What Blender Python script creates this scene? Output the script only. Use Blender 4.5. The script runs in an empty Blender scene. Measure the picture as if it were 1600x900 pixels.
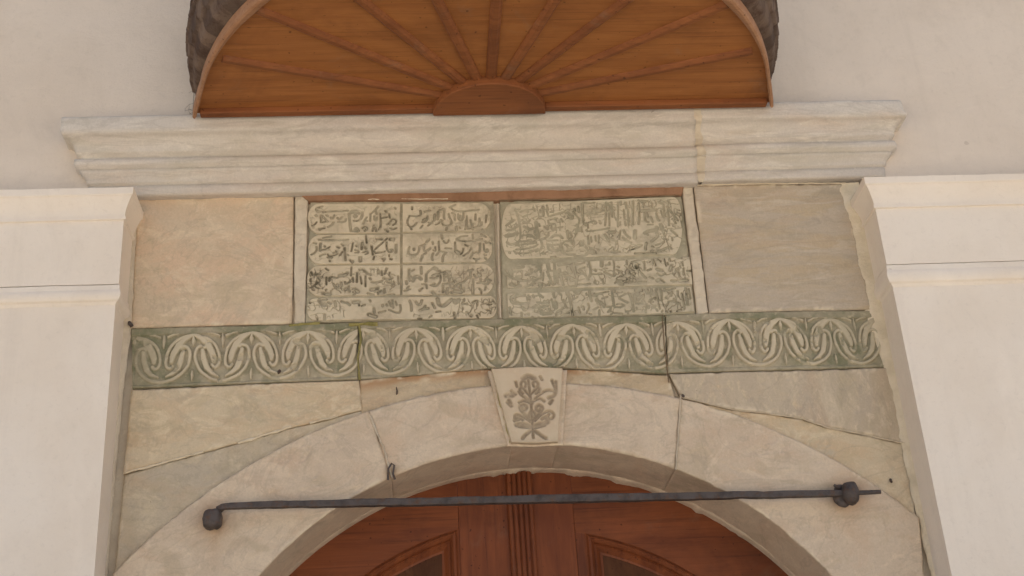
import bpy, math, random
import numpy as np
from mathutils import Matrix, Vector

# ------------------------------------------------------------------ camera
scene = bpy.context.scene
col = scene.collection
FPX, PITCH, YAW, ROLL = 2084.089, 0.453715679, -0.084208376, -0.0658664792
CAM = np.array([-0.238833899, -3.26925579, -2.17303248])
def basis():
    cp, sp = math.cos(PITCH), math.sin(PITCH); cy, sy = math.cos(YAW), math.sin(YAW)
    cr, sr = math.cos(ROLL), math.sin(ROLL)
    M = np.array([[cy,-sy,0],[sy,cy,0],[0,0,1]]) @ np.array([[1,0,0],[0,cp,-sp],[0,sp,cp]])
    r, f, u = M[:,0], M[:,1], M[:,2]
    return cr*r+sr*u, f, -sr*r+cr*u
RGT, FWD, UPV = basis()
def at(px, py, y):
    """point of the upright plane at depth y that was measured at pixel (px, py) of the photograph"""
    d = FWD + (px-800)/FPX*RGT - (py-450)/FPX*UPV
    return CAM + d*((y-CAM[1])/d[1])
def xz(pts, y):
    return np.array([at(p[0], p[1], y)[[0,2]] for p in pts])
cd = bpy.data.cameras.new('camera'); cam = bpy.data.objects.new('camera', cd); col.objects.link(cam)
cd.sensor_width = 36; cd.lens = FPX/1600*36; cd.clip_start = 0.05; cd.clip_end = 500
cam.matrix_world = Matrix((( RGT[0], UPV[0], -FWD[0], CAM[0]), (RGT[1], UPV[1], -FWD[1], CAM[1]),
                           (RGT[2], UPV[2], -FWD[2], CAM[2]), (0,0,0,1)))
scene.camera = cam

# ------------------------------------------------------------------ light
SUN_EL, SUN_AZ = math.radians(62), math.radians(28)      # the sun stands high behind the facade, so the front is in open shade
w = bpy.data.worlds.new('World'); scene.world = w; w.use_nodes = True
nt = w.node_tree; nt.nodes.clear()
sky = nt.nodes.new('ShaderNodeTexSky'); sky.sky_type = 'NISHITA'; sky.sun_disc = False
sky.sun_elevation = SUN_EL; sky.sun_rotation = SUN_AZ; sky.dust_density = 5; sky.ozone_density = 0.8; sky.air_density = 1
bg = nt.nodes.new('ShaderNodeBackground'); bg.inputs[1].default_value = 0.08
ow = nt.nodes.new('ShaderNodeOutputWorld')
nt.links.new(sky.outputs[0], bg.inputs[0]); nt.links.new(bg.outputs[0], ow.inputs[0])
sd = bpy.data.lights.new('sun', 'SUN'); sd.energy = 4.5; sd.angle = math.radians(0.5); sd.color = (1, .965, .92)
so = bpy.data.objects.new('sun', sd); col.objects.link(so)
to_sun = Vector((math.sin(SUN_AZ)*math.cos(SUN_EL), math.cos(SUN_AZ)*math.cos(SUN_EL), math.sin(SUN_EL)))
so.rotation_euler = to_sun.to_track_quat('Z', 'Y').to_euler(); so.location = (3, 6, 9)
scene.view_settings.view_transform = 'Standard'; scene.view_settings.look = 'None'
scene.view_settings.gamma = 1; scene.view_settings.use_curve_mapping = False
scene.view_settings.exposure = 1.32

GROUND = -3.72
rng = np.random.default_rng(7); random.seed(7)

# ------------------------------------------------------------------ noise
def vnoise(x, y, seed=0):
    xi = np.floor(x).astype(np.int64); yi = np.floor(y).astype(np.int64)
    fx = x-xi; fy = y-yi; fx = fx*fx*(3-2*fx); fy = fy*fy*(3-2*fy)
    def h(a, b):
        n = (a*374761393 + b*668265263 + seed*1442695041) & 0xffffffff
        n = ((n ^ (n >> 13))*1274126177) & 0xffffffff
        return ((n ^ (n >> 16)) & 0xffff)/65535.0
    return (h(xi,yi)*(1-fx)+h(xi+1,yi)*fx)*(1-fy) + (h(xi,yi+1)*(1-fx)+h(xi+1,yi+1)*fx)*fy
def fbm(x, y, seed=0, o=4):
    s = 0; a = .5; t = 0
    for i in range(o):
        s = s + a*vnoise(x*2**i, y*2**i, seed+i*17); t += a; a *= .5
    return s/t
def sstep(a, b, v):
    t = np.clip((v-a)/(b-a), 0, 1); return t*t*(3-2*t)

# ------------------------------------------------------------------ objects
def mesh_obj(name, V, F, mat, parent=None, attrs=None, smooth=True, org=None):
    V = np.asarray(V, float)
    if org is None:
        org = np.array([0.,0.,0.]) if parent else np.array([V[:,0].mean(), V[:,1].max(), V[:,2].min()])
    me = bpy.data.meshes.new(name)
    me.from_pydata((V-org).tolist(), [], [tuple(int(i) for i in f) for f in F]); me.update()
    if attrs:
        for k, a in attrs.items():
            at_ = me.attributes.new(k, 'FLOAT', 'POINT'); at_.data.foreach_set('value', np.asarray(a, np.float32))
    if smooth:
        me.polygons.foreach_set('use_smooth', [True]*len(me.polygons))
    me.materials.append(mat)
    o = bpy.data.objects.new(name, me); col.objects.link(o); o.location = org
    if parent:
        o.parent = parent; o.location = Vector(org) - world_loc(parent)
    return o
def world_loc(o):
    v = Vector(o.location)
    while o.parent:
        o = o.parent; v = v + Vector(o.location)
    return v
def tag(o, label, cat, group=None, kind=None):
    if label: o['label'] = label
    if cat: o['category'] = cat
    if group: o['group'] = group
    if kind: o['kind'] = kind
    return o
def empty(name, loc, label, cat, group=None):
    o = bpy.data.objects.new(name, None); col.objects.link(o); o.location = loc; o.empty_display_size = .1
    return tag(o, label, cat, group)

class MB:
    def __init__(s): s.V = []; s.F = []
    def add(s, V, F):
        b = len(s.V); s.V += [tuple(v) for v in V]; s.F += [tuple(i+b for i in f) for f in F]
    def box(s, x0, x1, y0, y1, z0, z1):
        s.add([(x,y,z) for z in (z0,z1) for y in (y0,y1) for x in (x0,x1)],
              [(0,2,3,1),(4,5,7,6),(0,1,5,4),(2,6,7,3),(0,4,6,2),(1,3,7,5)])
    def prism(s, pts, y0, y1):            # polygon in x,z pushed from y0 back to y1
        n = len(pts)
        s.add([(p[0],y0,p[1]) for p in pts]+[(p[0],y1,p[1]) for p in pts],
              [tuple(range(n)), tuple(range(2*n-1,n-1,-1))]+[(i,i+n,(i+1)%n+n,(i+1)%n) for i in range(n)])
    def sweep(s, path, rad, n=10, flat=1., closed_ends=True):
        path = np.asarray(path, float); V = []; F = []
        m = len(path); rad = np.broadcast_to(rad, (m,))
        for i in range(m):
            t = path[min(i+1,m-1)]-path[max(i-1,0)]; t = t/np.linalg.norm(t)
            a = np.array([0,0,1.]) if abs(t[2]) < .9 else np.array([0,1.,0])
            u = np.cross(t, a); u /= np.linalg.norm(u); v = np.cross(u, t)
            for k in range(n):
                g = 2*math.pi*(k+.5)/n; V.append(path[i]+rad[i]*(math.cos(g)*u*flat+math.sin(g)*v))
        for i in range(m-1):
            for k in range(n):
                F.append((i*n+k, i*n+(k+1)%n, (i+1)*n+(k+1)%n, (i+1)*n+k))
        F.append(tuple(range(n-1,-1,-1))); F.append(tuple((m-1)*n+k for k in range(n)))
        s.add(V, F)
    def obj(s, name, mat, parent=None, smooth=False, bevel=0, org=None, seg=2):
        o = mesh_obj(name, s.V, s.F, mat, parent, smooth=smooth, org=org)
        if bevel:
            b = o.modifiers.new('bevel', 'BEVEL'); b.width = bevel; b.segments = seg; b.limit_method = 'ANGLE'; b.angle_limit = math.radians(35)
        return o

def resample(P, n):
    P = np.asarray(P, float); d = np.r_[0, np.cumsum(np.linalg.norm(np.diff(P,axis=0),axis=1))]
    t = np.linspace(0, d[-1], n); return np.c_[np.interp(t,d,P[:,0]), np.interp(t,d,P[:,1])]
def patch(name, top, bot, y0, y1, mat, parent=None, res=.006, hfun=None, chip=.006, chipn=1., bump=.0018, seed=0,
          attr=None, nx=None, nz=None, tops=True, org=None, edge=True):
    """a worked stone: front skin between two left-to-right edges (x,z), rounded and chipped borders, sides back to y1"""
    L = max(np.linalg.norm(np.diff(np.asarray(top,float),axis=0),axis=1).sum(), np.linalg.norm(np.diff(np.asarray(bot,float),axis=0),axis=1).sum())
    nx = nx or max(6, int(L/res)); T = resample(top, nx); B = resample(bot, nx)
    H = np.linalg.norm(T-B,axis=1); nz = nz or max(5, int(H.max()/res))
    t = np.linspace(0,1,nz)[:,None]
    X = B[:,0]*(1-t)+T[:,0]*t; Z = B[:,1]*(1-t)+T[:,1]*t
    s = np.linspace(0,1,nx)[None,:]
    wl = L
    dist = np.minimum(np.minimum(s, 1-s)*wl, np.minimum(t, 1-t)*H[None,:])
    rr = chip*(.32+3.6*chipn*np.maximum(0, fbm(X*30,Z*30,seed+5,4)-.50))
    h = (fbm(X*9,Z*9,seed,4)-.5)*bump*3.5 - .0022*sstep(.60,.70,fbm(X*32,Z*32,seed+31,4))*(bump > .0012) + (fbm(X*70,Z*70,seed+3,3)-.5)*bump
    at_ = {}
    if hfun is not None:
        hh, at_ = hfun(X, Z, s+0*X, t+0*X); h = h+hh
    if edge and mat.name != 'aged wall plaster' and 'mortar' not in mat.name:
        g_ = fbm(X*26+3,Z*26,seed+21,6); g2 = fbm(X*90,Z*60,seed+25,4)
        at_['edge'] = .7*sstep(.50,.58,g_)*sstep(.40,.55,g2)*(1-sstep(.003,.006+.05*np.clip(g_-.47,0,1),dist))
    if edge:
        e = np.clip(dist/rr, 0, 1); h = h - rr*.7*(1-np.sqrt(np.maximum(0,1-(1-e)**2)))
        # the outline itself wanders a little
        wob = (fbm(X*45,Z*45,seed+9,3)-.5)*chip*.5*(1-np.clip(dist/(2.5*chip),0,1))
        X = X+wob; Z = Z+wob*.7
    Y = y0-h
    V = np.stack([X,Y,Z],-1).reshape(-1,3)
    idx = np.arange(nx*nz).reshape(nz,nx)
    a,b,c,d = idx[:-1,:-1],idx[:-1,1:],idx[1:,1:],idx[1:,:-1]
    F = np.stack([a,b,c,d],-1).reshape(-1,4).tolist()
    loop = list(idx[0,:])+list(idx[1:,-1])+list(idx[-1,-2::-1])+list(idx[-2:0:-1,0])
    n0 = len(V); bk = V[loop].copy(); bk[:,1] = y1; md = V[loop].copy(); md[:,1] = np.minimum(md[:,1]+.006, y1-.001)
    V = np.vstack([V,md,bk]); m = len(loop)
    for i in range(m):
        j = (i+1)%m; F.append((loop[j],loop[i],n0+i,n0+j)); F.append((n0+j,n0+i,n0+m+i,n0+m+j))
    if name is None: return V,F
    A = {k: np.r_[v.reshape(-1), v.reshape(-1)[loop]*(0 if k in ('edge','stain') else .6), v.reshape(-1)[loop]*0] for k,v in at_.items()}
    return mesh_obj(name, V, F, mat, parent, attrs=A, org=org)

# ------------------------------------------------------------------ materials
def lin(r,g,b):
    f = lambda c: ((c/255+.055)/1.055)**2.4 if c > 10 else c/255/12.92
    return (f(r),f(g),f(b),1)
class NT:
    def __init__(s, name):
        s.m = bpy.data.materials.new(name); s.m.use_nodes = True; s.t = s.m.node_tree
        s.p = s.t.nodes['Principled BSDF']; s.p.inputs['Specular IOR Level'].default_value = .25
        tc = s.n('ShaderNodeTexCoord'); oi = s.n('ShaderNodeObjectInfo')
        g = s.n('ShaderNodeNewGeometry')
        mu = s.n('ShaderNodeVectorMath'); mu.operation = 'MULTIPLY_ADD'
        mu.inputs[1].default_value = (1,1,1)
        sc_ = s.n('ShaderNodeMath'); sc_.operation = 'MULTIPLY'; sc_.inputs[1].default_value = 17.
        s.l(oi.outputs['Random'], sc_.inputs[0])
        s.l(tc.outputs['Object'], mu.inputs[0]); s.l(sc_.outputs[0], mu.inputs[2]); s.co = mu.outputs[0]
    def n(s, k): return s.t.nodes.new(k)
    def l(s, a, b): s.t.links.new(a, b)
    def noise(s, scale, detail=4, rough=.55, dist=0, stretch=None, lo=None, hi=None):
        v = s.co
        if stretch:
            m = s.n('ShaderNodeMapping'); m.inputs['Scale'].default_value = stretch; s.l(v, m.inputs[0]); v = m.outputs[0]
        t = s.n('ShaderNodeTexNoise'); t.inputs['Scale'].default_value = scale; t.inputs['Detail'].default_value = detail
        t.inputs['Roughness'].default_value = rough; t.inputs['Distortion'].default_value = dist; s.l(v, t.inputs['Vector'])
        o = t.outputs[0]
        if lo is not None: o = s.ramp(o, lo, hi)
        return o
    def ramp(s, v, lo, hi):
        r = s.n('ShaderNodeMapRange'); r.interpolation_type = 'SMOOTHSTEP'
        r.inputs[1].default_value = lo; r.inputs[2].default_value = hi; s.l(v, r.inputs[0]); return r.outputs[0]
    def math(s, op, a, b):
        m = s.n('ShaderNodeMath'); m.operation = op; m.use_clamp = True
        for i, v in enumerate((a,b)):
            if isinstance(v,(int,float)): m.inputs[i].default_value = v
            else: s.l(v, m.inputs[i])
        return m.outputs[0]
    def mix(s, f, a, b, kind='MIX'):
        m = s.n('ShaderNodeMix'); m.data_type = 'RGBA'; m.blend_type = kind
        for sock, v in ((m.inputs[0],f),(m.inputs[6],a),(m.inputs[7],b)):
            if isinstance(v,(int,float,tuple)): sock.default_value = v
            else: s.l(v, sock)
        return m.outputs[2]
    def attr(s, name):
        a = s.n('ShaderNodeAttribute'); a.attribute_name = name; return a.outputs['Fac']
    def finish(s, colr, rough=.85, bump=None, strength=.3, dist=.003):
        if isinstance(colr, tuple): s.p.inputs['Base Color'].default_value = colr
        else: s.l(colr, s.p.inputs['Base Color'])
        if isinstance(rough,(int,float)): s.p.inputs['Roughness'].default_value = rough
        else: s.l(rough, s.p.inputs['Roughness'])
        if bump is not None:
            b = s.n('ShaderNodeBump'); b.inputs['Strength'].default_value = strength; b.inputs['Distance'].default_value = dist
            s.l(bump, b.inputs['Height']); s.l(b.outputs[0], s.p.inputs['Normal'])
        return s.m

def m_stone(name, a, b, c, sb=(.42,.62), scb=5., scc=9., cs=(.56,.72), stretch=(1,1,1.6), pits=True, spots=.5, line=0):
    k = NT(name)
    x = k.mix(k.noise(scb,5,.6,.6,stretch,*sb), a, b)
    x = k.mix(k.math('MULTIPLY', k.noise(scc,6,.65,.4,stretch,*cs), .75), x, c)
    pk = tuple(min(1,v*f) for v,f in zip(a[:3],(1.0,.91,.85)))+(1,); ol = tuple(v*f for v,f in zip(a[:3],(.84,.84,.79)))+(1,)
    lt = tuple(min(1,v*f) for v,f in zip(a[:3],(1.16,1.17,1.16)))+(1,)
    x = k.mix(k.math('MULTIPLY', k.noise(4.5,6,.62,1.0,stretch,.46,.66), .60), x, pk)
    x = k.mix(k.math('MULTIPLY', k.noise(6.5,6,.62,1.0,stretch,.48,.68), .70), x, ol)
    x = k.mix(k.math('MULTIPLY', k.noise(10,7,.66,1.3,stretch,.50,.66), .80), x, lt)
    vn = k.noise(3.2,5,.6,1.8,stretch)
    vd = k.n('ShaderNodeMath'); vd.operation = 'SUBTRACT'; vd.inputs[1].default_value = .5; k.l(vn, vd.inputs[0])
    va = k.n('ShaderNodeMath'); va.operation = 'ABSOLUTE'; k.l(vd.outputs[0], va.inputs[0])
    x = k.mix(k.math('MULTIPLY', k.ramp(va.outputs[0],.030,.0), .22), x, lin(150,138,122))
    if line: x = k.mix(k.math('MULTIPLY', k.noise(3.,6,.7,1.2,(1,1,7),.55,.75), line), x, lin(150,140,130))
    x = k.mix(k.math('MULTIPLY', k.noise(48,4,.7,.8,(1,1,.7),.57,.74), spots*.7), x, tuple(min(1,v*1.35) for v in a[:3])+(1,))
    x = k.mix(k.math('MULTIPLY', k.noise(190,3,.7,0,None,.35,.7), .22), x, tuple(v*.6 for v in a[:3])+(1,))
    if pits: x = k.mix(k.math('MULTIPLY', k.noise(44,3,.6,.5,None,.735,.78), .4), x, lin(110,92,74))
    x = k.mix(k.math('MULTIPLY', k.noise(75,4,.75,.9,(1,1,.6),.53,.66), .26), x, lt)
    x = k.mix(k.math('MULTIPLY', k.noise(95,4,.75,.6,(1,1,.7),.55,.70), .20), x, tuple(v*.70 for v in a[:3])+(1,))
    x = k.mix(k.attr('stain'), x, lin(164,118,74))
    x = k.mix(k.attr('edge'), x, lin(222,206,178))
    h = k.math('ADD', k.math('MULTIPLY', k.noise(120,5,.7), .5), k.math('MULTIPLY', k.noise(34,5,.65,.4), .5))
    return k.finish(x, .78, h, .42, .003)
CR, GY, RU = lin(208,190,164), lin(186,176,164), lin(206,166,128)
M_block_warm = m_stone('beige pink marble', lin(208,188,160), lin(214,186,156), lin(200,184,158), spots=.3)
M_block_grey = m_stone('grey banded marble', lin(188,173,152), lin(190,170,140), lin(178,167,155), stretch=(.6,1,2.6), line=.25, spots=.3)
M_spandrel = m_stone('ochre limestone', lin(206,188,158), lin(204,178,144), lin(190,178,156), spots=.3)
M_wedge = m_stone('olive grey limestone', lin(194,178,152), lin(188,174,152), lin(198,180,152), spots=.3)
M_rough_grey = m_stone('grey pitted limestone', lin(194,177,152), lin(186,170,148), lin(210,192,160), scc=34, cs=(.56,.66), spots=.8, stretch=(1.6,1,.7))
M_arch = m_stone('pale cream marble', lin(205,185,160), lin(212,193,168), lin(198,174,146), scb=5, scc=8, spots=.45)
M_rust = m_stone('rust stained limestone', lin(198,178,148), lin(194,172,140), lin(188,162,126), scb=9, scc=12, spots=.25)
M_cornice = m_stone('weathered marble moulding', lin(206,196,182), lin(200,190,178), lin(200,187,168), stretch=(.5,1,2.), line=.2, spots=.25)

def m_plaster(name, a, b, sc=2.2, dirt=.25, bs=.3):
    k = NT(name)
    x = k.mix(k.noise(sc,5,.6,.3,None,.35,.7), a, b)
    x = k.mix(k.math('MULTIPLY', k.noise(14,5,.7,.2,None,.52,.75), dirt), x, tuple(v*.8 for v in b[:3])+(1,))
    x = k.mix(k.math('MULTIPLY', k.noise(6,4,.6,.2,(1,1,.35),.6,.78), .35), x, tuple(min(1,v*1.12) for v in a[:3])+(1,))
    x = k.mix(k.math('MULTIPLY', k.noise(22,2,.5,0,None,.76,.80), .35), x, lin(166,148,130))
    x = k.mix(k.math('MULTIPLY', k.noise(4.5,7,.72,.8,(1,1,.6),.52,.72), .30), x, tuple(v*.86 for v in b[:3])+(1,))
    x = k.mix(k.math('MULTIPLY', k.noise(70,5,.75,.5,None,.54,.7), .22), x, tuple(v*.78 for v in b[:3])+(1,))
    x = k.mix(k.math('MULTIPLY', k.noise(7,5,.7,.4,(1,1,.10),.55,.75), .22), x, tuple(v*.80 for v in b[:3])+(1,))
    h = k.math('ADD', k.math('MULTIPLY', k.noise(8,5,.62,.6,(1,1,1.8)), .72), k.math('MULTIPLY', k.noise(120,5,.7), .28))
    return k.finish(x, .9, h, bs*1.5, .012)
M_wall = m_plaster('aged wall plaster', lin(217,203,186), lin(209,194,176))
M_pil = m_plaster('cream pilaster paint', lin(234,222,206), lin(228,214,196), dirt=.15, bs=.22)
M_mortar = m_plaster('lime mortar', lin(214,200,176), lin(200,184,160), sc=9, dirt=.5, bs=.6)
M_mortar_white = m_plaster('chipped white mortar', lin(228,213,186), lin(216,200,170), sc=14, dirt=.4, bs=.7)
M_mortar_green = m_plaster('mossy mortar', lin(164,152,96), lin(132,124,74), sc=24, dirt=.8, bs=.7)
M_mortar_dark = m_plaster('dark brown mortar', lin(120,100,78), lin(150,128,100), sc=24, dirt=.8, bs=.7)  # darker brown mortar colour for thin lines along joints
M_brick = m_plaster('reddish brick plaster', lin(160,122,94), lin(134,100,74), sc=9, dirt=.6, bs=.5)

def m_carved(name, hi1, hi2, lo1, lo2, base=.0, ink=lin(92,90,66)):
    k = NT(name)
    moss = k.attr('moss'); inkA = k.attr('ink')
    up = k.mix(k.noise(7,5,.6,.3,None,.35,.68), hi1, hi2)
    dn = k.mix(k.noise(10,5,.65,.4,None,.35,.68), lo1, lo2)
    n = k.noise(16,5,.7,.5,None,.25,.75)
    f = k.math('MULTIPLY', moss, k.math('ADD', k.math('MULTIPLY', n, .75), .45))
    f = k.math('ADD', f, k.math('MULTIPLY', k.noise(13,5,.7,.6,None,.57,.75), base))
    x = k.mix(f, up, dn)
    x = k.mix(k.math('MULTIPLY', inkA, k.math('ADD', k.math('MULTIPLY', k.noise(34,4,.7,0,None,.3,.65), .5), .45)), x, ink)
    x = k.mix(k.math('MULTIPLY', k.noise(60,3,.6,0,None,.55,.75), .3), x, tuple(min(1,v*1.2) for v in hi1[:3])+(1,))
    return k.finish(x, .85, k.noise(140,5,.65), .4, .002)
M_frieze = m_carved('mossy carved marble', lin(202,188,160), lin(192,177,150), lin(160,149,126), lin(149,140,117), .15, lin(120,120,92))
M_tab = m_carved('inscribed marble', lin(208,194,166), lin(200,184,156), lin(156,147,124), lin(146,140,118), .25, lin(92,85,67))
M_tab_r = m_carved('worn inscribed marble', lin(206,193,166), lin(196,183,156), lin(156,148,124), lin(146,141,117), .3, lin(78,74,57))
M_key = m_carved('carved keystone marble', lin(206,188,160), lin(200,178,150), lin(184,166,138), lin(176,160,130), .1, lin(112,96,76))

def m_wood(name, a, b, dark, axis='x', scale=6., rough=.6, knots=True):
    k = NT(name)
    st = {'x':(1,9,9), 'z':(9,9,1), 'y':(9,1,9)}[axis]
    st2 = {'x':(1,40,40), 'z':(40,40,1), 'y':(40,1,40)}[axis]
    x = k.mix(k.noise(scale*.5,5,.6,.8,st,.3,.7), a, b)
    x = k.mix(k.math('MULTIPLY', k.noise(scale*.6,5,.7,.5,st2,.48,.72), .6), x, dark)
    x = k.mix(k.math('MULTIPLY', k.noise(3.,5,.7,.6,None,.45,.72), .5), x, dark)
    x = k.mix(k.math('MULTIPLY', k.noise(11,5,.7,.8,st,.5,.75), .3), x, tuple(min(1,v*1.3) for v in a[:3])+(1,))
    x = k.mix(k.math('MULTIPLY', k.noise(6,5,.75,.4,None,.55,.78), .30), x, lin(140,120,98))
    x = k.mix(k.math('MULTIPLY', k.noise(75,1,.4,0,None,.74,.77), .6), x, tuple(v*.35 for v in dark[:3])+(1,))
    if knots: x = k.mix(k.math('MULTIPLY', k.noise(21,2,.5,.4,None,.765,.80), .7), x, tuple(v*.5 for v in dark[:3])+(1,))
    return k.finish(x, rough, k.noise(scale,5,.6,.3,st2), .25, .002)
M_soffit = m_wood('varnished pine boards', lin(166,108,58), lin(146,92,48), lin(112,68,38), 'x', 5)
M_rib = m_wood('varnished pine moulding', lin(142,88,50), lin(124,74,42), lin(94,54,32), 'x', 4)
M_rim = m_wood('weathered pine rim', lin(166,124,92), lin(152,110,78), lin(128,90,62), 'x', 4)
M_door = m_wood('red brown door wood', lin(130,72,40), lin(110,58,32), lin(72,38,24), 'z', 4, .5)
M_door_h = m_wood('red brown rail wood', lin(130,72,39), lin(108,57,31), lin(68,36,23), 'x', 4, .5)
M_panel = m_wood('dark door panel wood', lin(98,62,38), lin(86,54,34), lin(62,38,26), 'z', 5, .8)
def m_scale():
    k = NT('weathered grey shingle wood')
    x = k.mix(k.attr('tone'), lin(46,34,29), lin(124,104,88))
    x = k.mix(k.noise(20,5,.7,.3,(1,1,.4),.4,.7), x, lin(70,50,40))
    return k.finish(x, .85, k.noise(70,5,.7), .8, .006)
M_shingle = m_scale()
def m_iron():
    k = NT('forged iron with rust')
    x = k.mix(k.noise(26,5,.7,.3,None,.4,.7), lin(92,84,80), lin(68,61,58))
    x = k.mix(k.math('MULTIPLY', k.noise(40,5,.75,.4,None,.50,.66), .75), x, lin(98,72,54))
    k.p.inputs['Metallic'].default_value = .25
    return k.finish(x, .6, k.noise(90,5,.7), .5, .003)
M_iron = m_iron()
def m_ground():
    k = NT('sunlit paving')
    x = k.mix(k.noise(.8,5,.6), lin(184,177,166), lin(172,165,154))
    b = k.n('ShaderNodeTexBrick'); b.inputs['Scale'].default_value = 1.2; k.l(k.co, b.inputs[0])
    b.inputs['Mortar Size'].default_value = .01
    x = k.mix(k.math('MULTIPLY', b.outputs['Fac'], .5), x, lin(120,108,94))
    return k.finish(x, .9, k.noise(40,4,.6), .3, .01)
M_ground = m_ground()
def m_web():
    k = NT('dusty cobweb'); return k.finish(lin(120,108,96), .9)
M_web = m_web()

# ------------------------------------------------------------------ setting: ground
g = MB(); g.add([(-80,-80,GROUND),(80,-80,GROUND),(80,80,GROUND),(-80,80,GROUND)], [(0,1,2,3)])
tag(g.obj('ground', M_ground), None, None, kind='structure')

# ------------------------------------------------------------------ measured levels
REC = .12           # plane of the recessed stonework
WALL = .10          # plane of the upper plaster wall
XL, XR = -1.022, 1.096      # pilaster inner corners
ARC_X, ARC_Z, ARC_R = .065, -1.928, .94       # inner arch edge
EXT_X, EXT_Z, EXT_R = .068, -2.258, 1.4475    # outer arch edge

# upper plaster wall
wl = MB()
wl.box(-7, 7, WALL, .60, -.17, 3.2)
wl.box(-7, XL-.02, WALL, .60, GROUND, -.17)
wl.box(XR+.02, 7, WALL, .60, GROUND, -.17)
wall = wl.obj('plaster_wall', M_wall, org=np.array([0,.6,GROUND]))
tag(wall, 'broad aged beige plaster wall rising above the cornice, around the wooden canopy', 'wall')

# recess backing of mortar with seams as parts
mbk = MB()
arcb = [(ARC_X+(ARC_R+.12)*math.cos(a), ARC_Z+(ARC_R+.12)*math.sin(a)) for a in np.linspace(math.pi, 0, 40)]
poly = [(XL-.015,GROUND),(ARC_X-ARC_R-.12,GROUND)]+arcb+[(ARC_X+ARC_R+.12,GROUND),(XR+.015,GROUND),(XR+.015,-.201),(XL-.015,-.201)]
half = len(poly)//2
for i in range(len(arcb)-1):      # strips above the arch and the two jambs
    (xa,za),(xb,zb) = arcb[i],arcb[i+1]
    mbk.add([(xa,REC+.02,za),(xb,REC+.02,zb),(xb,REC+.02,-.201),(xa,REC+.02,-.201)], [(0,1,2,3)])
for x0,x1 in ((XL-.015,ARC_X-ARC_R-.12),(ARC_X+ARC_R+.12,XR+.015)):
    mbk.add([(x0,REC+.02,GROUND),(x1,REC+.02,GROUND),(x1,REC+.02,-.201),(x0,REC+.02,-.201)], [(0,1,2,3)])
backing = mbk.obj('mortar_bed', M_mortar, org=np.array([0,REC+.02,GROUND]))
tag(backing, 'cream lime mortar filling the joints between the stones of the recess', 'mortar')

def seam(pts, width, y, mat, name='mortar_seam', seed=0, h=.004, parent=None, step=.004):
    """a ragged bead of mortar along a joint (pixel path)"""
    P = xz(pts, y); n = max(6, int(np.linalg.norm(np.diff(P,axis=0),axis=1).sum()/step)); P = resample(P, n)
    T = np.gradient(P,axis=0); T /= np.linalg.norm(T,axis=1)[:,None]; N = np.c_[-T[:,1],T[:,0]]
    s = np.arange(n)*step
    wa = width*(.25+1.3*fbm(s*60,s*0+seed,seed+1,3)); wb = width*(.25+1.3*fbm(s*60,s*0+seed+7,seed+2,3))
    V = []; F = []; K = 7
    for i in range(n):
        for j in range(K):
            u = j/(K-1); q = P[i] + N[i]*(wa[i]*(1-u)-wb[i]*u)
            hh = h*math.sin(math.pi*u)*(.5+fbm(np.array(s[i]*90),np.array(u*5.),seed+4,3)) - .0012
            V.append((q[0], y-float(hh), q[1]))
    for i in range(n-1):
        for j in range(K-1): F.append((i*K+j, (i+1)*K+j, (i+1)*K+j+1, i*K+j+1))
    return mesh_obj(name, V, F, mat, parent or backing)

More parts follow.
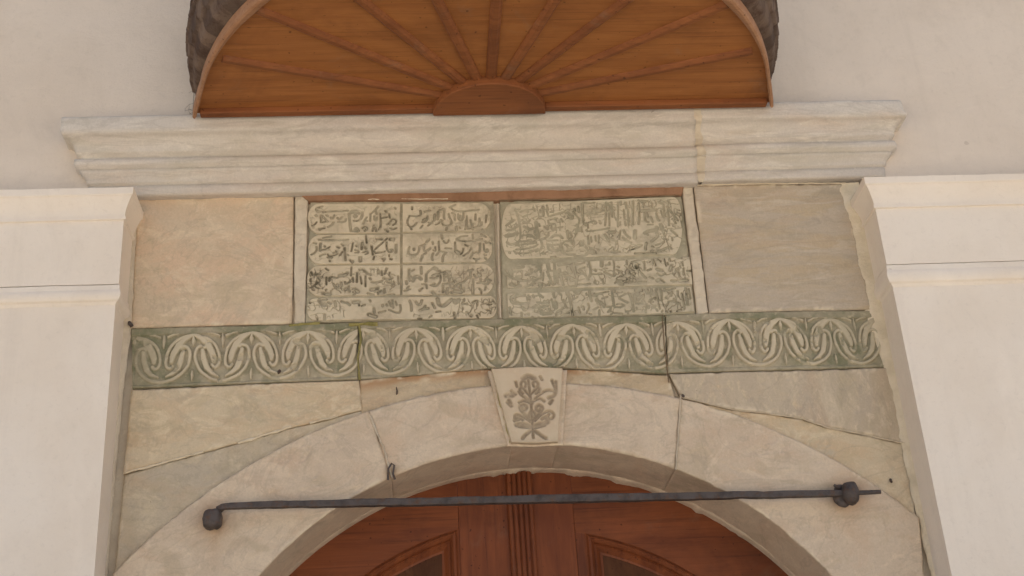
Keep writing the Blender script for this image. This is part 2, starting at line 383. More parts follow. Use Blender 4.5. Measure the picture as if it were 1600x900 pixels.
# ------------------------------------------------------------------ pilasters
def pilaster(side):
    x0 = XL if side < 0 else XR
    left = side < 0
    t = empty('pilaster', (x0+side*.75, .1, GROUND),
              'cream plaster pilaster with moulded cap left of the stone recess' if left else
              'cream plaster pilaster with moulded cap right of the stone recess', 'pilaster', 'plaster pilasters flanking the doorway')
    xo = x0+side*1.5
    def loft(name, prof, parent, wob=.0):
        prof = np.array(prof); nx = 60
        V = []; F = []
        for (off, z) in prof:
            row = [(xo, -off)] + [(xo+(x0-side*off-xo)*k/nx, -off) for k in range(1,nx+1)] + [(x0-side*off, REC*.5), (x0-side*off, REC+.03)]
            for i,(x,y) in enumerate(row):
                d = (fbm(np.array(x*14.),np.array(z*14.),3,3)-.5)*.003 + (fbm(np.array(x*60.),np.array(z*60.),4,2)-.5)*.0012
                zz = z + (float(fbm(np.array(x*22.),np.array(z*2.),9,3))-.5)*wob*(1 if z == prof[-1][1] else .3)
                V.append((x, y-float(d) if i <= nx else y, zz))
        n = nx+3
        for r in range(len(prof)-1):
            for i in range(n-1):
                F.append((r*n+i, r*n+i+1, (r+1)*n+i+1, (r+1)*n+i))
        F.append(tuple((len(prof)-1)*n+i for i in range(n)))
        if not left: F = [tuple(reversed(f)) for f in F]
        return mesh_obj(name, V, F, M_pil, parent, smooth=False)
    zt, zb, za, zs = (-.240,-.526,-.5295,-.583) if left else (-.263,-.533,-.5365,-.598)
    def dense(p, step=.05):
        out = [p[0]]
        for a,b in zip(p[:-1],p[1:]):
            k = max(1,int(abs(b[1]-a[1])/step))
            out += [(a[0]+(b[0]-a[0])*i/k, a[1]+(b[1]-a[1])*i/k) for i in range(1,k+1)]
        return out
    cap = [(-.02,zb),(0,zb),(.0,zt-.098)]+[(.0,zt-.092),(.006,zt-.090),(.006,zt-.082),(.003,zt-.080)]
    cap += [(.003+.018*(1-math.cos(a)), zt-.079+.055*a/(math.pi/2)) for a in np.linspace(0,math.pi/2,9)]
    cap += [(.023,zt-.023),(.025,zt-.020),(.025,zt),(-.02,zt+.001)]
    loft('capital', dense(cap), t, .006)
    ast = [(-.008,zs-.004),(-.005,zs+.001),(-.003,zs+.005)]+[(.000+.008*math.sin(a)**.6, za-.012-(za-zs-.018)*(1-a/math.pi)) for a in np.linspace(0.2,math.pi-.3,8)]+[(.003,za-.004),(.002,za),(-.02,za)]
    loft('astragal', ast, t, .003)
    sh = [(-.006,GROUND),(-.006,zs-.004)]
    loft('shaft', dense(sh,.06), t)
    return t
pilaster(-1); pilaster(1)

# ------------------------------------------------------------------ cornice
cor = empty('cornice', (0,WALL,-.2), 'long weathered grey marble cornice with moulded profile under the wooden canopy', 'cornice')
# (projection, height): bottom fillet, hollow band, bead, groove, cove, top fascia
def cprof():
    p = [(-.02,-.199),(.000,-.199),(.008,-.198),(.010,-.194),(.011,-.168),(.004,-.166),(.004,-.1625),(.015,-.160)]
    p += [(.015+.022*(1-math.cos(a)), -.158+.030*a/(math.pi/2)) for a in np.linspace(0,math.pi/2,5)]
    p += [(.031,-.1275),(.030,-.1245),(.048,-.1215),(.051,-.110),(.049,-.099),(.038,-.095),(.033,-.089),(.036,-.084),(.046,-.080)]
    p += [(.050+.034*(1-math.cos(a))**1.0*1.0, -.078+.042*math.sin(a)) for a in np.linspace(0.1,math.pi/2,7)]
    p += [(.088,-.032),(.090,-.024),(.090,.016),(.086,.021),(.0,.024)]
    q = [p[0]]
    for a,b in zip(p[:-1],p[1:]):
        k = max(1,int(max(abs(b[1]-a[1]),abs(b[0]-a[0]) if b[1] < .02 else 0)/.010))
        q += [(a[0]+(b[0]-a[0])*i/k, a[1]+(b[1]-a[1])*i/k) for i in range(1,k+1)]
    return q
def cornice_stone(xa, xb, endl, endr, dz, seed, wear, lastz):
    pr = cprof(); step = .012; n = int((xb-xa)/step); V = []; F = []
    for (off,z) in pr:
        row = []
        if endl: row.append((xa-off*.9, WALL+.02))
        for k in range(n+1):
            u = k/n; x = (xa-(off*.9 if endl else 0))*(1-u)+(xb+(off*.9 if endr else 0))*u
            row.append((x, WALL-off))
        if endr: row.append((xb+off*.9, WALL+.02))
        for (x,y) in row:
            e = (fbm(np.array(x*9.),np.array(z*30.),seed,4)-.5)*.007*wear+(fbm(np.array(x*55.),np.array(z*55.),seed+2,3)-.5)*.0022*wear
            ed = 0
            if endr:
                de = (xb+off*.9)-x; ed = .016*max(0,1-de/.03)**2*(1.6 if z > -.02 else .7)
            V.append((x-(ed*1.0 if endr else 0), y-float(e)+ed, z+dz-(ed*.8 if z > 0 else 0)+float(e)*.6*(1 if z > .0 else 0)))
    m = len(row)
    for r in range(len(pr)-1):
        for i in range(m-1): F.append((r*m+i, r*m+i+1, (r+1)*m+i+1, (r+1)*m+i))
    F.append(tuple(i for i in range(m-1,-1,-1)))
    if not endr: F.append(tuple(r*m+m-1 for r in range(len(pr))))
    if not endl: F.append(tuple(r*m for r in range(len(pr)-1,-1,-1)))
    return mesh_obj('cornice_stone', V, F, M_cornice, cor)
xj = at(1093,230,.05)[0]
cornice_stone(-1.142, xj-.008, True, False, .0, 11, .40, 0)
cornice_stone(xj+.006, 1.192, False, True, .006, 31, .85, 0)
# joint of mortar that follows the profile
pr = cprof(); V = []; F = []
for r,(off,z) in enumerate(pr):
    o2 = max(0, off-.001)+.002*float(fbm(np.array(z*80.),np.array(1.),2,3))
    wv = .010+.012*float(fbm(np.array(z*40.),np.array(3.),5,3))-.006
    sh = .006*(float(fbm(np.array(z*18.),np.array(7.),6,2))-.5)*2
    for k in range(5):
        V.append((xj+sh+wv*(k-2)/2*1.2, WALL-o2-(.004,.0015,-.0005,.0015,.004)[4-k]*-1*0-(0 if k in (0,4) else .002), z+.003))
for r in range(len(pr)-1):
    for k in range(4): F.append((r*5+k, r*5+k+1, (r+1)*5+k+1, (r+1)*5+k))
mesh_obj('mortar_joint', V, F, M_mortar, cor)

# ------------------------------------------------------------------ plain stones of the recess
def stone(name, top, bot, y, mat, label, cat='stone block', group=None, seed=0, depth=.1, **kw):
    o = patch(name, xz(top,y), xz(bot,y), y, y+depth, mat, seed=seed, **kw)
    return tag(o, label, cat, group)
GB = 'dressed stones of the recess'
stone('stone_block', [(216,302),(330,299),(459,298)], [(205,512),(330,508),(456,505)], REC, M_block_warm,
      'square beige limestone block left of the inscribed tablets', group=GB, seed=1, res=.007)
stone('stone_block', [(1084,290),(1200,288),(1319,287)], [(1109,488),(1240,485),(1362,483)], REC-.004, M_block_grey,
      'square grey banded marble block right of the inscribed tablets', group=GB, seed=2, res=.007)
crackL = [(193,740),(240,726),(290,713),(339,700),(377,690),(430,673),(490,660),(528,650),(566,640)]
extL_px = [(176,892),(199,874),(263,817),(362,745),(452,688),(554,651)]
stone('spandrel_stone', [(205,609),(380,601),(561,594)], crackL, REC, M_spandrel,
      'ochre wedge stone under the left end of the mossy frieze', 'spandrel stone', GB, 3, res=.007)
def arc_pts(x0, x1, n=24, r=EXT_R):
    xs = np.linspace(x0,x1,n); return np.c_[xs, EXT_Z+np.sqrt(np.maximum(1e-4, r*r-(xs-EXT_X)**2))]
Ex = EXT_R+.002
xl0 = -1.012; xl1 = at(566,650,REC)[0]; xr1 = at(1066,628,REC)[0]; xr0 = 1.087
cr = xz(crackL, REC); cr2 = cr.copy(); cr2[:,1] -= .002
o = patch('spandrel_stone', cr2, arc_pts(cr2[0,0]-.004, cr2[-1,0], 30, Ex), REC+.004, REC+.1, M_wedge, seed=4, res=.007)
tag(o, 'tapering olive grey stone hugging the left shoulder of the arch', 'spandrel stone', GB)
xk0, xk1 = at(768,590,REC)[0], at(881,590,REC)[0]
def top_rust(X,Z,s,t):
    return 0*X, {'stain': np.clip(.8*sstep(.45,1,t)*sstep(.32,.6,fbm(X*12,Z*30,33,4)),0,.75)}
# filler stones between the frieze and the arch, either side of the keystone
tl = xz([(562,594),(600,590),(640,587),(700,581),(766,577)], REC)
tl = np.vstack([tl])
bl = arc_pts(tl[0,0]+.004, xk0-.002, 20, Ex)
o = patch('spandrel_stone', tl, bl, REC+.002, REC+.1, M_rust, seed=5, res=.004, chip=.004, hfun=top_rust)
tag(o, 'thin rust stained strip of stone between frieze and arch, left of the keystone', 'spandrel stone', GB)
tr = xz([(882,577),(930,578),(985,582),(1044,586)], REC)
br = arc_pts(xk1+.002, tr[-1,0]+.012, 20, Ex)
o = patch('spandrel_stone', tr, br, REC+.002, REC+.1, M_rust, seed=6, res=.004, chip=.004, hfun=top_rust)
tag(o, 'thin rust stained strip of stone between frieze and arch, right of the keystone', 'spandrel stone', GB)
crackR = [(1066,621),(1100,630),(1150,640),(1200,645),(1249,652),(1291,666),(1351,678),(1417,692)]
stone('spandrel_stone', [(1046,584),(1200,580),(1389,575)], crackR, REC-.002, M_rough_grey,
      'rough grey pitted stone under the right end of the mossy frieze', 'spandrel stone', GB, 7, res=.006)
c2 = xz(crackR, REC); c2[:,1] -= .002
o = patch('spandrel_stone', c2, arc_pts(c2[0,0]-.01, 1.088, 30, Ex), REC+.004, REC+.1, M_spandrel, seed=8, res=.007)
tag(o, 'tapering ochre stone hugging the right shoulder of the arch', 'spandrel stone', GB)
# brick strip above the tablets
stone('brick_strip', [(462,300),(780,297),(1070,288)], [(482,313),(780,312),(1066,303)], REC-.004, M_brick,
      'narrow strip of reddish brick plaster above both inscribed tablets', 'brick strip', None, 9, res=.005, chip=.004, bump=.002, depth=.05)

# ------------------------------------------------------------------ arch
arch = empty('stone_arch', (ARC_X,.3,GROUND), 'round arch of pale marble voussoirs with carved keystone over the door', 'arch')
YA = REC-.014
def rust_h(X,Z,s,t):
    st = 0*X
    for px,py,r,a_ in ((333,812,.045,.75),(1324,773,.05,.6),(613,742,.022,.6)):
        p = at(px,py,YA); dx = X-p[0]; dz = Z-p[2]
        blob = np.exp(-((dx/r)**2+(dz/r)**2)*1.2); drip = np.exp(-(dx/(r*.55))**2)*np.clip(1+dz/.16,0,1)*(dz < 0)*.5
        st = np.maximum(st, a_*np.maximum(blob,drip)*(.35+.9*fbm(X*40,Z*14,13,4)))
    return 0*X, {'stain': np.clip(st*1.1,0,.75)}
def vous(a0, a1, seed, parent=arch):
    """voussoir between two joints given by their inner and outer (x,z) ends"""
    n = 40
    ti = np.linspace(a0[0], a1[0], n); to = np.linspace(a0[1], a1[1], n)
    inner = np.c_[ARC_X+ARC_R*np.cos(ti), ARC_Z+ARC_R*np.sin(ti)]
    outer = np.c_[EXT_X+(EXT_R-.0)*np.cos(to), EXT_Z+(EXT_R-.0)*np.sin(to)]
    L = max(np.linalg.norm(np.diff(inner,axis=0),axis=1).sum(), np.linalg.norm(np.diff(outer,axis=0),axis=1).sum())
    return patch('voussoir', outer, inner, YA, .33, M_arch, parent, res=.007, chip=.007, bump=.0018, seed=seed, hfun=rust_h)
def ang_i(px,py): p = at(px,py,YA); return math.atan2(p[2]-ARC_Z, p[0]-ARC_X)
def ang_o(px,py): p = at(px,py,YA); return math.atan2(p[2]-EXT_Z, p[0]-EXT_X)
jl = (ang_i(613,748), ang_o(577,646)); jr = (ang_i(1055,734), ang_o(1064,624))
kl = (ang_i(800,698)-.0, ang_o(771,600)); kr = (ang_i(872,698), ang_o(881,598))
# left long stone ends at the jamb, where the outer edge meets the pilaster
zl = EXT_Z+math.sqrt(EXT_R**2-(XL+.012-EXT_X)**2)
oL = math.atan2(zl-EXT_Z, XL+.012-EXT_X); oR = math.atan2(EXT_Z+math.sqrt(EXT_R**2-(XR-.008-EXT_X)**2)-EXT_Z, XR-.008-EXT_X)
vous((math.pi, oL), jl, 21); vous(jl, kl, 22); vous(kr, jr, 23); vous(jr, (0., oR), 24)
# jambs under the springing and the haunch pieces beside the pilasters
for sgn, xo, zo in ((-1, XL+.012, zl), (1, XR-.008, EXT_Z+EXT_R*math.sin(oR))):
    xi = ARC_X+sgn*ARC_R
    tp = sorted([(xo, ARC_Z-.002),(xi, ARC_Z-.002)]); bt = sorted([(xo, GROUND),(xi, GROUND)])
    patch('jamb', tp, bt, YA, .33, M_arch, arch, res=.03, chip=.006, seed=40+sgn)
# ragged mortar between arch and door
n = 320; V = []; F = []
for i in range(n+1):
    a = math.pi*(.02+.96*i/n)
    rag = .0002+(.002+.020*max(0, float(fbm(np.array(i*.33),np.array(2.),8,6))-.40))*(sstep(.8,1.0,a)*sstep(1.8,1.55,a)+.0)
    for (r,y) in ((ARC_R+.002,.300),(ARC_R-.0005-rag*.4,.304),(ARC_R-.001-rag,.316),(ARC_R-.001-rag,.345)):
        V.append((ARC_X+r*math.cos(a), y, ARC_Z+r*math.sin(a)))
for i in range(n):
    for k in range(3): F.append((i*4+k,(i+1)*4+k,(i+1)*4+k+1,i*4+k+1))
mesh_obj('mortar_bead', V, F, M_arch, arch)

# strokes carved into stone ------------------------------------------------------
def stroke_mask(X, Z, strokes, to_xz, wd, soft=.65):
    """1 inside strokes; strokes = list of (points, width factor)"""
    out = np.zeros_like(X)
    for pts, wf in strokes:
        P = np.array([to_xz(*p) for p in pts]); r = wd*wf*.5
        if len(P) == 1: P = np.vstack([P,P+1e-4])
        m = (X > P[:,0].min()-3*r)&(X < P[:,0].max()+3*r)&(Z > P[:,1].min()-3*r)&(Z < P[:,1].max()+3*r)
        if not m.any(): continue
        x = X[m]; z = Z[m]; d = np.full(x.shape, 9.); ar = np.zeros_like(x)
        for a,b in zip(P[:-1],P[1:]):
            ab = b-a; L2 = max(ab@ab,1e-12)
            t = np.clip(((x-a[0])*ab[0]+(z-a[1])*ab[1])/L2,0,1)
            d = np.minimum(d, np.hypot(x-a[0]-t*ab[0], z-a[1]-t*ab[1]))
        v = 1-sstep(r*(1-soft), r*(1+soft), d)
        out[m] = np.maximum(out[m], v)
    return out
def smooth_pts(pts):
    """round off a traced polyline"""
    if len(pts) < 3: return pts
    P = [np.array(p,float) for p in pts]
    for _ in range(2):
        Q = [P[0]]
        for a,b in zip(P[:-1],P[1:]): Q += [a*.75+b*.25, a*.25+b*.75]
        Q.append(P[-1]); P = Q
    return [tuple(p) for p in P]
def parse(s):
    """'x,y x,y x,y/w; ...' traced strokes"""
    out = []
    for tok in s.replace('\n',' ').split(';'):
        tok = tok.strip()
        if not tok: continue
        wf = 1.
        if '/' in tok:
            tok, wv = tok.split('/'); wf = {'w':1.25,'W':1.9,'t':.75}[wv.strip()]
        out.append((smooth_pts([tuple(float(v) for v in q.split(',')) for q in tok.split()]), wf))
    return out

# keystone
key_top = xz([(768,576),(823,573),(879,575)], .082); key_bot = xz([(799,691),(835,692),(872,690)], .082)
KS = parse('''480,240 500,400 515,600 525,750; 440,230 480,205 530,230/W; 490,380 440,320 410,290 425,250 460,260 455,300; 500,370 560,310 570,270 540,245 515,270 530,300;
490,420 420,380 395,345; 520,430 580,400 620,430; 540,410 590,360 650,330 700,340; 480,410 400,440; 505,600 450,550 410,500 405,470 440,455 470,480 450,510 425,490/w;
520,590 580,540 610,490 580,460 545,480 560,520 585,500/w; 500,610 430,560 370,540 355,580 380,600 420,580; 540,600 600,540 670,510 710,545 690,590 650,575 660,545;
500,650 440,630 380,635/W; 530,650 590,630 645,610/W; 500,690 460,720 430,755/w; 540,690 590,730 635,755/w; 290,380 340,375/W; 310,420 325,450/w; 660,400 720,380 720,260/w; 690,250 720,320/w; 330,340 370,370; 420,300 400,330 430,360/w; 560,300 585,330 550,360/w; 430,590 380,565 360,600/w; 600,585 650,560 640,600/w; 400,650 460,655 500,660/w; 540,660 580,650 620,640/w; 510,450 470,430 440,425/w; 505,520 480,560 490,590/w; 530,520 555,560 540,590/w; 690,420 670,450/w; 300,440 330,470/w; 380,300 370,260; 600,240 585,215''')
def key_h(X,Z,s,t):
    m = stroke_mask(X,Z,KS,lambda x,y: at(740+x/5.622,550+y/5.622,.082)[[0,2]], .0072)
    W = X.max()-X.min()
    rim = 1-sstep(.0,.010,np.minimum(s,1-s)*.17)*sstep(0,.008,t*.2)
    return -.0055*m + .0015*rim, {'moss': np.clip(.35*m+.5*(1-sstep(.0,.02,t*.2))+.35*(1-sstep(0,.02,s*.17)),0,1), 'ink': .75*m}
vous(kl, kr, 25)
kb_t = key_top.copy(); kb_b = key_bot.copy()
for q_ in (kb_t,kb_b): q_[:,0] = q_[:,0].mean()+(q_[:,0]-q_[:,0].mean())*1.0+np.array([-.009,0,.014])
kb_b[:,1] -= .004
patch('keystone_body', kb_t, kb_b, .097, .109, M_arch, arch, res=.005, chip=.004, seed=53)
key = patch('keystone', key_top, key_bot, .082, .099, M_key, arch, res=.0016, hfun=key_h, chip=.004, bump=.0008, seed=51)

# ------------------------------------------------------------------ frieze
AX = [303,393.5,482,567.5,650.5,735,816.5,897.5,980,1061.7,1142,1224,1302,1378]
AXX = [at(p,535,REC)[0] for p in AX]; AXX = [AXX[0]-.160]+AXX
HALF = parse('10,178 120,195 230,255 300,340 332,450 335,550 310,600 268,606 245,572;150,345 125,322 95,322 50,350 25,430 40,540 100,660 210,745 330,778 372,780')
LEAF = [([(25,195),(110,235),(190,310),(235,400),(258,470),(262,520)],[14,34,46,48,44,30]),
        ([(120,385),(140,500),(180,610),(240,675),(325,718)],[30,42,40,28,10]),
        ([(325,195),(250,165),(185,155)],[16,12,8]), ([(370,170),(372,250),(370,335)],[8,22,8]),
        ([(0,185),(0,250),(0,312)],[8,28,8]), ([(0,640),(0,700),(0,770)],[6,18,8])]
def taper(X,Z,pts,rad):
    out = np.zeros_like(X); P = np.array(pts,float); R = np.array(rad,float)
    for a,b,ra,rb in zip(P[:-1],P[1:],R[:-1],R[1:]):
        ab = b-a; t = np.clip(((X-a[0])*ab[0]+(Z-a[1])*ab[1])/(ab@ab),0,1)
        d = np.hypot(X-a[0]-t*ab[0], Z-a[1]-t*ab[1])/(ra+(rb-ra)*t)
        out = np.maximum(out, np.minimum(1, 1.35*np.sqrt(np.maximum(0,1-d*d))))
    return out
ftop = xz([(205,514),(330,511),(456,508),(560,504),(780,499),(900,497),(1040,493),(1109,490),(1240,487),(1361,486)], REC)
fbot_full = xz([(205,606),(380,599),(560,592),(1040,581),(1389,572)], REC)
def frieze_h(X,Z,s,t):
    zt = np.interp(X, ftop[:,0], ftop[:,1]); zb = np.interp(X, fbot_full[:,0], fbot_full[:,1])
    ax = np.array(AXX); k = np.clip(np.searchsorted((ax[:-1]+ax[1:])/2, X), 0, len(ax)-1)
    per = np.gradient(ax)[k]
    uo = ((X-ax[k])/per*740) + 26*(fbm(X*9,Z*9,201,3)-.5) + 14*(fbm(X*40,Z*40,203,2)-.5)
    u = np.abs(uo); v = 830-(Z-zb)/(zt-zb)*762 + 26*(fbm(X*8+4,Z*8,205,3)-.5) + 14*(fbm(X*40+7,Z*40,207,2)-.5)      # unit drawing coordinates
    h = np.zeros_like(X)
    for pts,wf in HALF: h = np.maximum(h, .95*taper(u,v,pts,[22]*len(pts)))
    for pts,rad in LEAF: h = np.maximum(h, taper(u,v,pts,rad))
    wear = .55+.6*fbm(X*6,Z*6,71,3); wear = wear*(.55+.45*sstep(-.98,-.86,X))*(.8+.35*vnoise(k*1.7+.3,0*X,7))
    chips = sstep(.60,.72,fbm(X*34,Z*34,209,4)); h = h*(1-.65*chips)
    band = np.maximum(sstep(168,150,v), .55*sstep(790,805,v))
    hh = np.maximum(.0110*h*wear, .006*band)
    endm = 1-sstep(-.99,-.80,X)
    moss = np.clip(1-1.5*h*wear,0,1)*.88
    moss = np.clip(moss + .5*band + .5*endm*fbm(X*20,Z*20,5,3) + .45*sstep(.80,1.02,X)*fbm(X*14,Z*14,6,3),0,1)
    ink = np.clip(sstep(.55,.8,fbm(X*16,Z*16,77,4))*(1-h)*.8,0,1)
    return hh-.003, {'moss': moss, 'ink': np.clip(ink*.4 + sstep(.42,.66,fbm(X*7,Z*16,91,4))*(.40*band*sstep(400,100,v)+.30*(1-h)) + endm*.55*(1-.5*h) + .45*sstep(.86,1.02,X)*(1-.6*h) + .5*(1-h)*sstep(.5,.62,fbm(X*30,Z*30,95,4)),0,1)}
GF = 'stones of the carved scroll frieze'
fr = [([(205,514),(330,511),(456,508),(559,504)], [(207,606),(380,599),(559,592)], 'mossy scroll carved frieze stone, left one with a blackened end beside the left pilaster'),
      ([(561,504),(780,499),(900,497),(1038,493)], [(561,592),(600,589.5),(640,586.5),(700,580.5),(762,575),(882,574),(950,577.5),(1042,583)], 'longest scroll carved frieze stone, directly above the keystone'),
      ([(1040,493),(1109,490),(1240,487),(1361,486)], [(1044,582),(1200,578),(1388,573)], 'greenest scroll carved frieze stone at the right, slanted at its right end')]
for i,(tp,bt,lab) in enumerate(fr):
    o = patch('frieze_stone', xz(tp,REC), xz(bt,REC), REC, REC+.1, M_frieze, res=.0016, hfun=frieze_h, chip=.0035, bump=.0009, seed=60+i)
    tag(o, lab, 'frieze stone', GF)

# ------------------------------------------------------------------ inscription tablets
TA = '''370,190 380,250 330,275 250,270 200,265;190,285 165,340 170,400 220,450 280,420 305,380;230,480 215,450;240,130 240,165;440,200 510,185/w;480,270 470,340 430,370 400,365;415,330 440,310 470,320;400,420 370,460;645,210 640,320/w;590,250 585,335/w;570,350 530,385 490,420;500,370 550,380;690,330 650,390 610,405;740,170 735,300 745,320;670,180 740,160;830,140 910,95;850,150 900,190 1000,200 1150,185 1280,170;810,240 830,310 860,350 850,400 790,430 720,410 705,360 715,340;780,440 775,490;870,220 910,250 905,330;960,240 960,320 1010,350 1040,300 1040,220;990,260 1000,330/w;930,440 935,490/w;980,450 990,460;1090,270 1090,420 1070,480;1110,440 1100,470 1140,470;1150,330 1170,420 1190,480;1190,390 1180,450;1230,240 1225,330;1290,310 1300,390 1270,430;1330,370 1330,410 1290,430;1400,260 1390,370;1335,480 1340,490;1240,440 1200,460'''
TB = '''290,120 210,140 185,165 210,200 330,205 550,195 690,185;185,260 195,270/w;195,370 170,400 130,420;265,260 265,370;290,270 350,340 370,360;355,260 370,270/w;420,290 430,320 460,290 470,260;330,360 290,370;380,440 440,410 460,370;230,470 320,460;230,480 250,490;520,300 560,330 590,290;540,360 610,365 650,350 655,320;705,230 715,370 735,500/w;740,210 800,190 860,220/W;800,240 810,260/w;780,270 800,300 830,270;780,340 850,350 880,320;910,210 910,260 890,310/w;790,480 830,450 850,500/w;760,500 840,510/w;980,290 940,350 930,390;960,340 990,350;920,460 960,440 990,470 950,500/w;1040,230 1035,350;1160,120 1110,180 1140,240;1100,190 1050,230;1100,270 1100,340 1140,340 1140,290;1090,420 1070,500;1110,450 1130,510;1190,230 1200,350 1200,440 1170,480;1275,190 1285,205/w;1220,300 1300,290;1330,240 1340,300;1300,400 1350,370 1370,310 1440,330 1440,380 1390,410;1350,460 1390,480 1440,460;1270,480 1310,510/w;1420,145 1430,160'''
TC = '''195,260 175,320 185,370 240,385 310,375 345,320 350,250;265,280 270,300/w;350,250 400,225 440,215;500,140 465,180/w;430,210 420,290 440,320;400,385 375,470;420,370 460,350 450,310 520,285;520,270 490,310;560,180 565,210;570,350 545,420 560,460;600,250 610,320 570,300;655,170 660,260 665,320 620,380;670,320 740,330;700,70 710,120/w;730,160 760,200 800,180 810,150;760,275 800,270 850,280;770,340 720,390 715,480;910,180 915,300;930,340 980,380 1030,340 1040,280;930,320 970,350/W;1165,280 1110,350 1040,390;930,130 1000,90 1100,80;940,140 1020,170 1180,160 1330,130;1185,60 1190,120;1320,60 1390,100;1070,220 1110,240;1190,340 1150,430;1250,330 1210,350;1200,430 1240,450 1290,435;1240,460 1240,480;1300,200 1300,320 1270,340/w;1355,210 1365,300 1400,340 1430,320 1420,290 1390,310;1385,170 1400,200 1430,180 1460,200;1385,430 1400,445/w;1390,380 1370,370'''
TD = '''115,375 170,350 205,290 195,250;150,190 190,200;255,200 250,310/w;280,300 340,290 400,255;320,240 330,250;250,400 270,380 330,370;230,140 330,150 500,150 690,140;300,110 420,90;520,250 550,265/w;590,210 610,225/w;460,345 510,330 500,310;520,360 480,385 390,400 370,370;370,420 440,420;400,470 405,480;560,385 600,330;635,270 640,370 650,460/w;670,370 690,380;765,190 740,320;815,230 820,245;800,300 850,310 860,340 800,340;910,190 900,290/w;720,460 750,500/w;760,470 770,490;880,420 880,470/W;970,80 980,190;950,260 970,280/w;920,340 980,310 1010,350 960,365;1055,240 1075,370/w;1095,400 1085,450;1120,350 1090,310;1300,120 1220,190 1110,290;1140,130 1220,135/w;1120,345 1200,340 1260,325;1230,440 1260,440/w;1245,450 1245,470;1290,180 1290,280 1330,340 1380,330 1390,300 1350,295;1350,130 1390,130/W;1330,380 1330,400;1350,440 1370,445/w;1440,220 1435,340/w'''
TE = '''190,100 190,190 205,280/w;210,140 270,110;200,200 240,230;380,70 385,170/w;250,280 270,230 330,210 375,250/W;150,290 155,330/w;190,370 150,410 210,410;120,440 170,430;460,180 455,290/w;460,180 500,130 560,90;590,80 620,100/W;620,120 680,130;530,240 600,250 650,200;560,200 620,180 680,150;560,340 590,330/w;680,190 690,280 640,350 590,370 530,350;740,180 740,280;710,150 770,130 830,135;770,160 800,190;840,200 820,280;780,220 800,230;720,330 800,330 890,305;720,350 720,460;790,400 785,480/w;840,460 850,470/w;740,430 760,450;400,330 460,330 470,400;350,430 400,400;380,410 360,440;560,460 590,490/W;880,400 950,330 1040,310 1090,260;1000,350 990,400;900,440 1000,460/W;1040,400 1050,450;1110,130 1180,110/w;1150,130 1150,240;1090,250 1150,220/w;1210,190 1230,220;1270,180 1310,190 1290,200/w;1190,250 1195,320;1185,350 1190,490/w;1310,250 1310,310;1260,320 1340,310 1380,290;1390,260 1440,270 1440,320 1390,340 1350,320/w;1290,410 1320,440 1320,480;1390,370 1380,420;1330,110 1340,120'''
TF = '''110,150 130,190/w;150,180 250,180;350,230 350,340;400,240 395,280/w;220,230 250,280;110,390 180,340 210,310;100,260 100,290;430,220 520,240 540,220;560,200 640,190 680,160/W;380,120 340,90;460,330 490,400;520,340 530,380;580,310 590,360/w;640,300 650,340 720,300;740,70 735,200;830,160 825,300/w;760,230 770,300;960,210 960,370;880,220 900,330;870,110 920,100 980,160 1040,190/w;700,370 700,440;820,430 840,450/W;770,410 800,400;640,420 670,400;300,480 400,490/W;780,510 800,480;1030,240 1040,260/w;1060,300 1100,310 1180,300 1220,280/w;1160,110 1170,150;1210,130 1220,190/w;1290,90 1260,170/w;1340,150 1330,190;1240,240 1300,260 1380,240/w;1300,300 1400,330;1400,290 1410,330;1050,420 1150,400/W;1150,460 1160,490;1255,410 1255,470;1310,510 1400,500/w;1470,210 1480,330;1000,480 1080,500/w'''
TG = '''190,140 215,200 215,280/w;280,150 310,200 350,190 370,130/w;340,280 400,250 460,250/w;420,210 400,240;50,200 60,270 40,320 0,310;520,170 560,240/w;600,110 620,200 700,210 760,150 800,120/W;850,130 860,170 910,120/W;990,110 990,140;960,170 1040,190;1110,160 1160,130 1190,140 1180,210;1330,190 1390,190;840,310 855,390/w;1085,360 1095,365/w;1180,350 1190,380/w;1320,270 1380,280 1380,320;580,300 640,290;480,380 510,360;310,400 360,400'''
TH = '''270,130 310,190 350,200/W;260,130 380,120;400,160 440,180/w;500,150 515,220/w;600,150 690,170 720,200/w;780,160 850,150/W;855,170 860,210;900,215 940,200;1015,130 1025,150;1075,250 1080,310/w;1205,200 1205,215/w;1260,190 1270,210;1300,150 1330,220;1345,130 1360,240;1390,150 1410,200;1300,270 1360,300 1440,320 1475,270 1460,200;1150,310 1200,300 1240,290;350,340 350,410/w;240,390 245,410;120,160 140,170;1000,340 1100,370/W'''
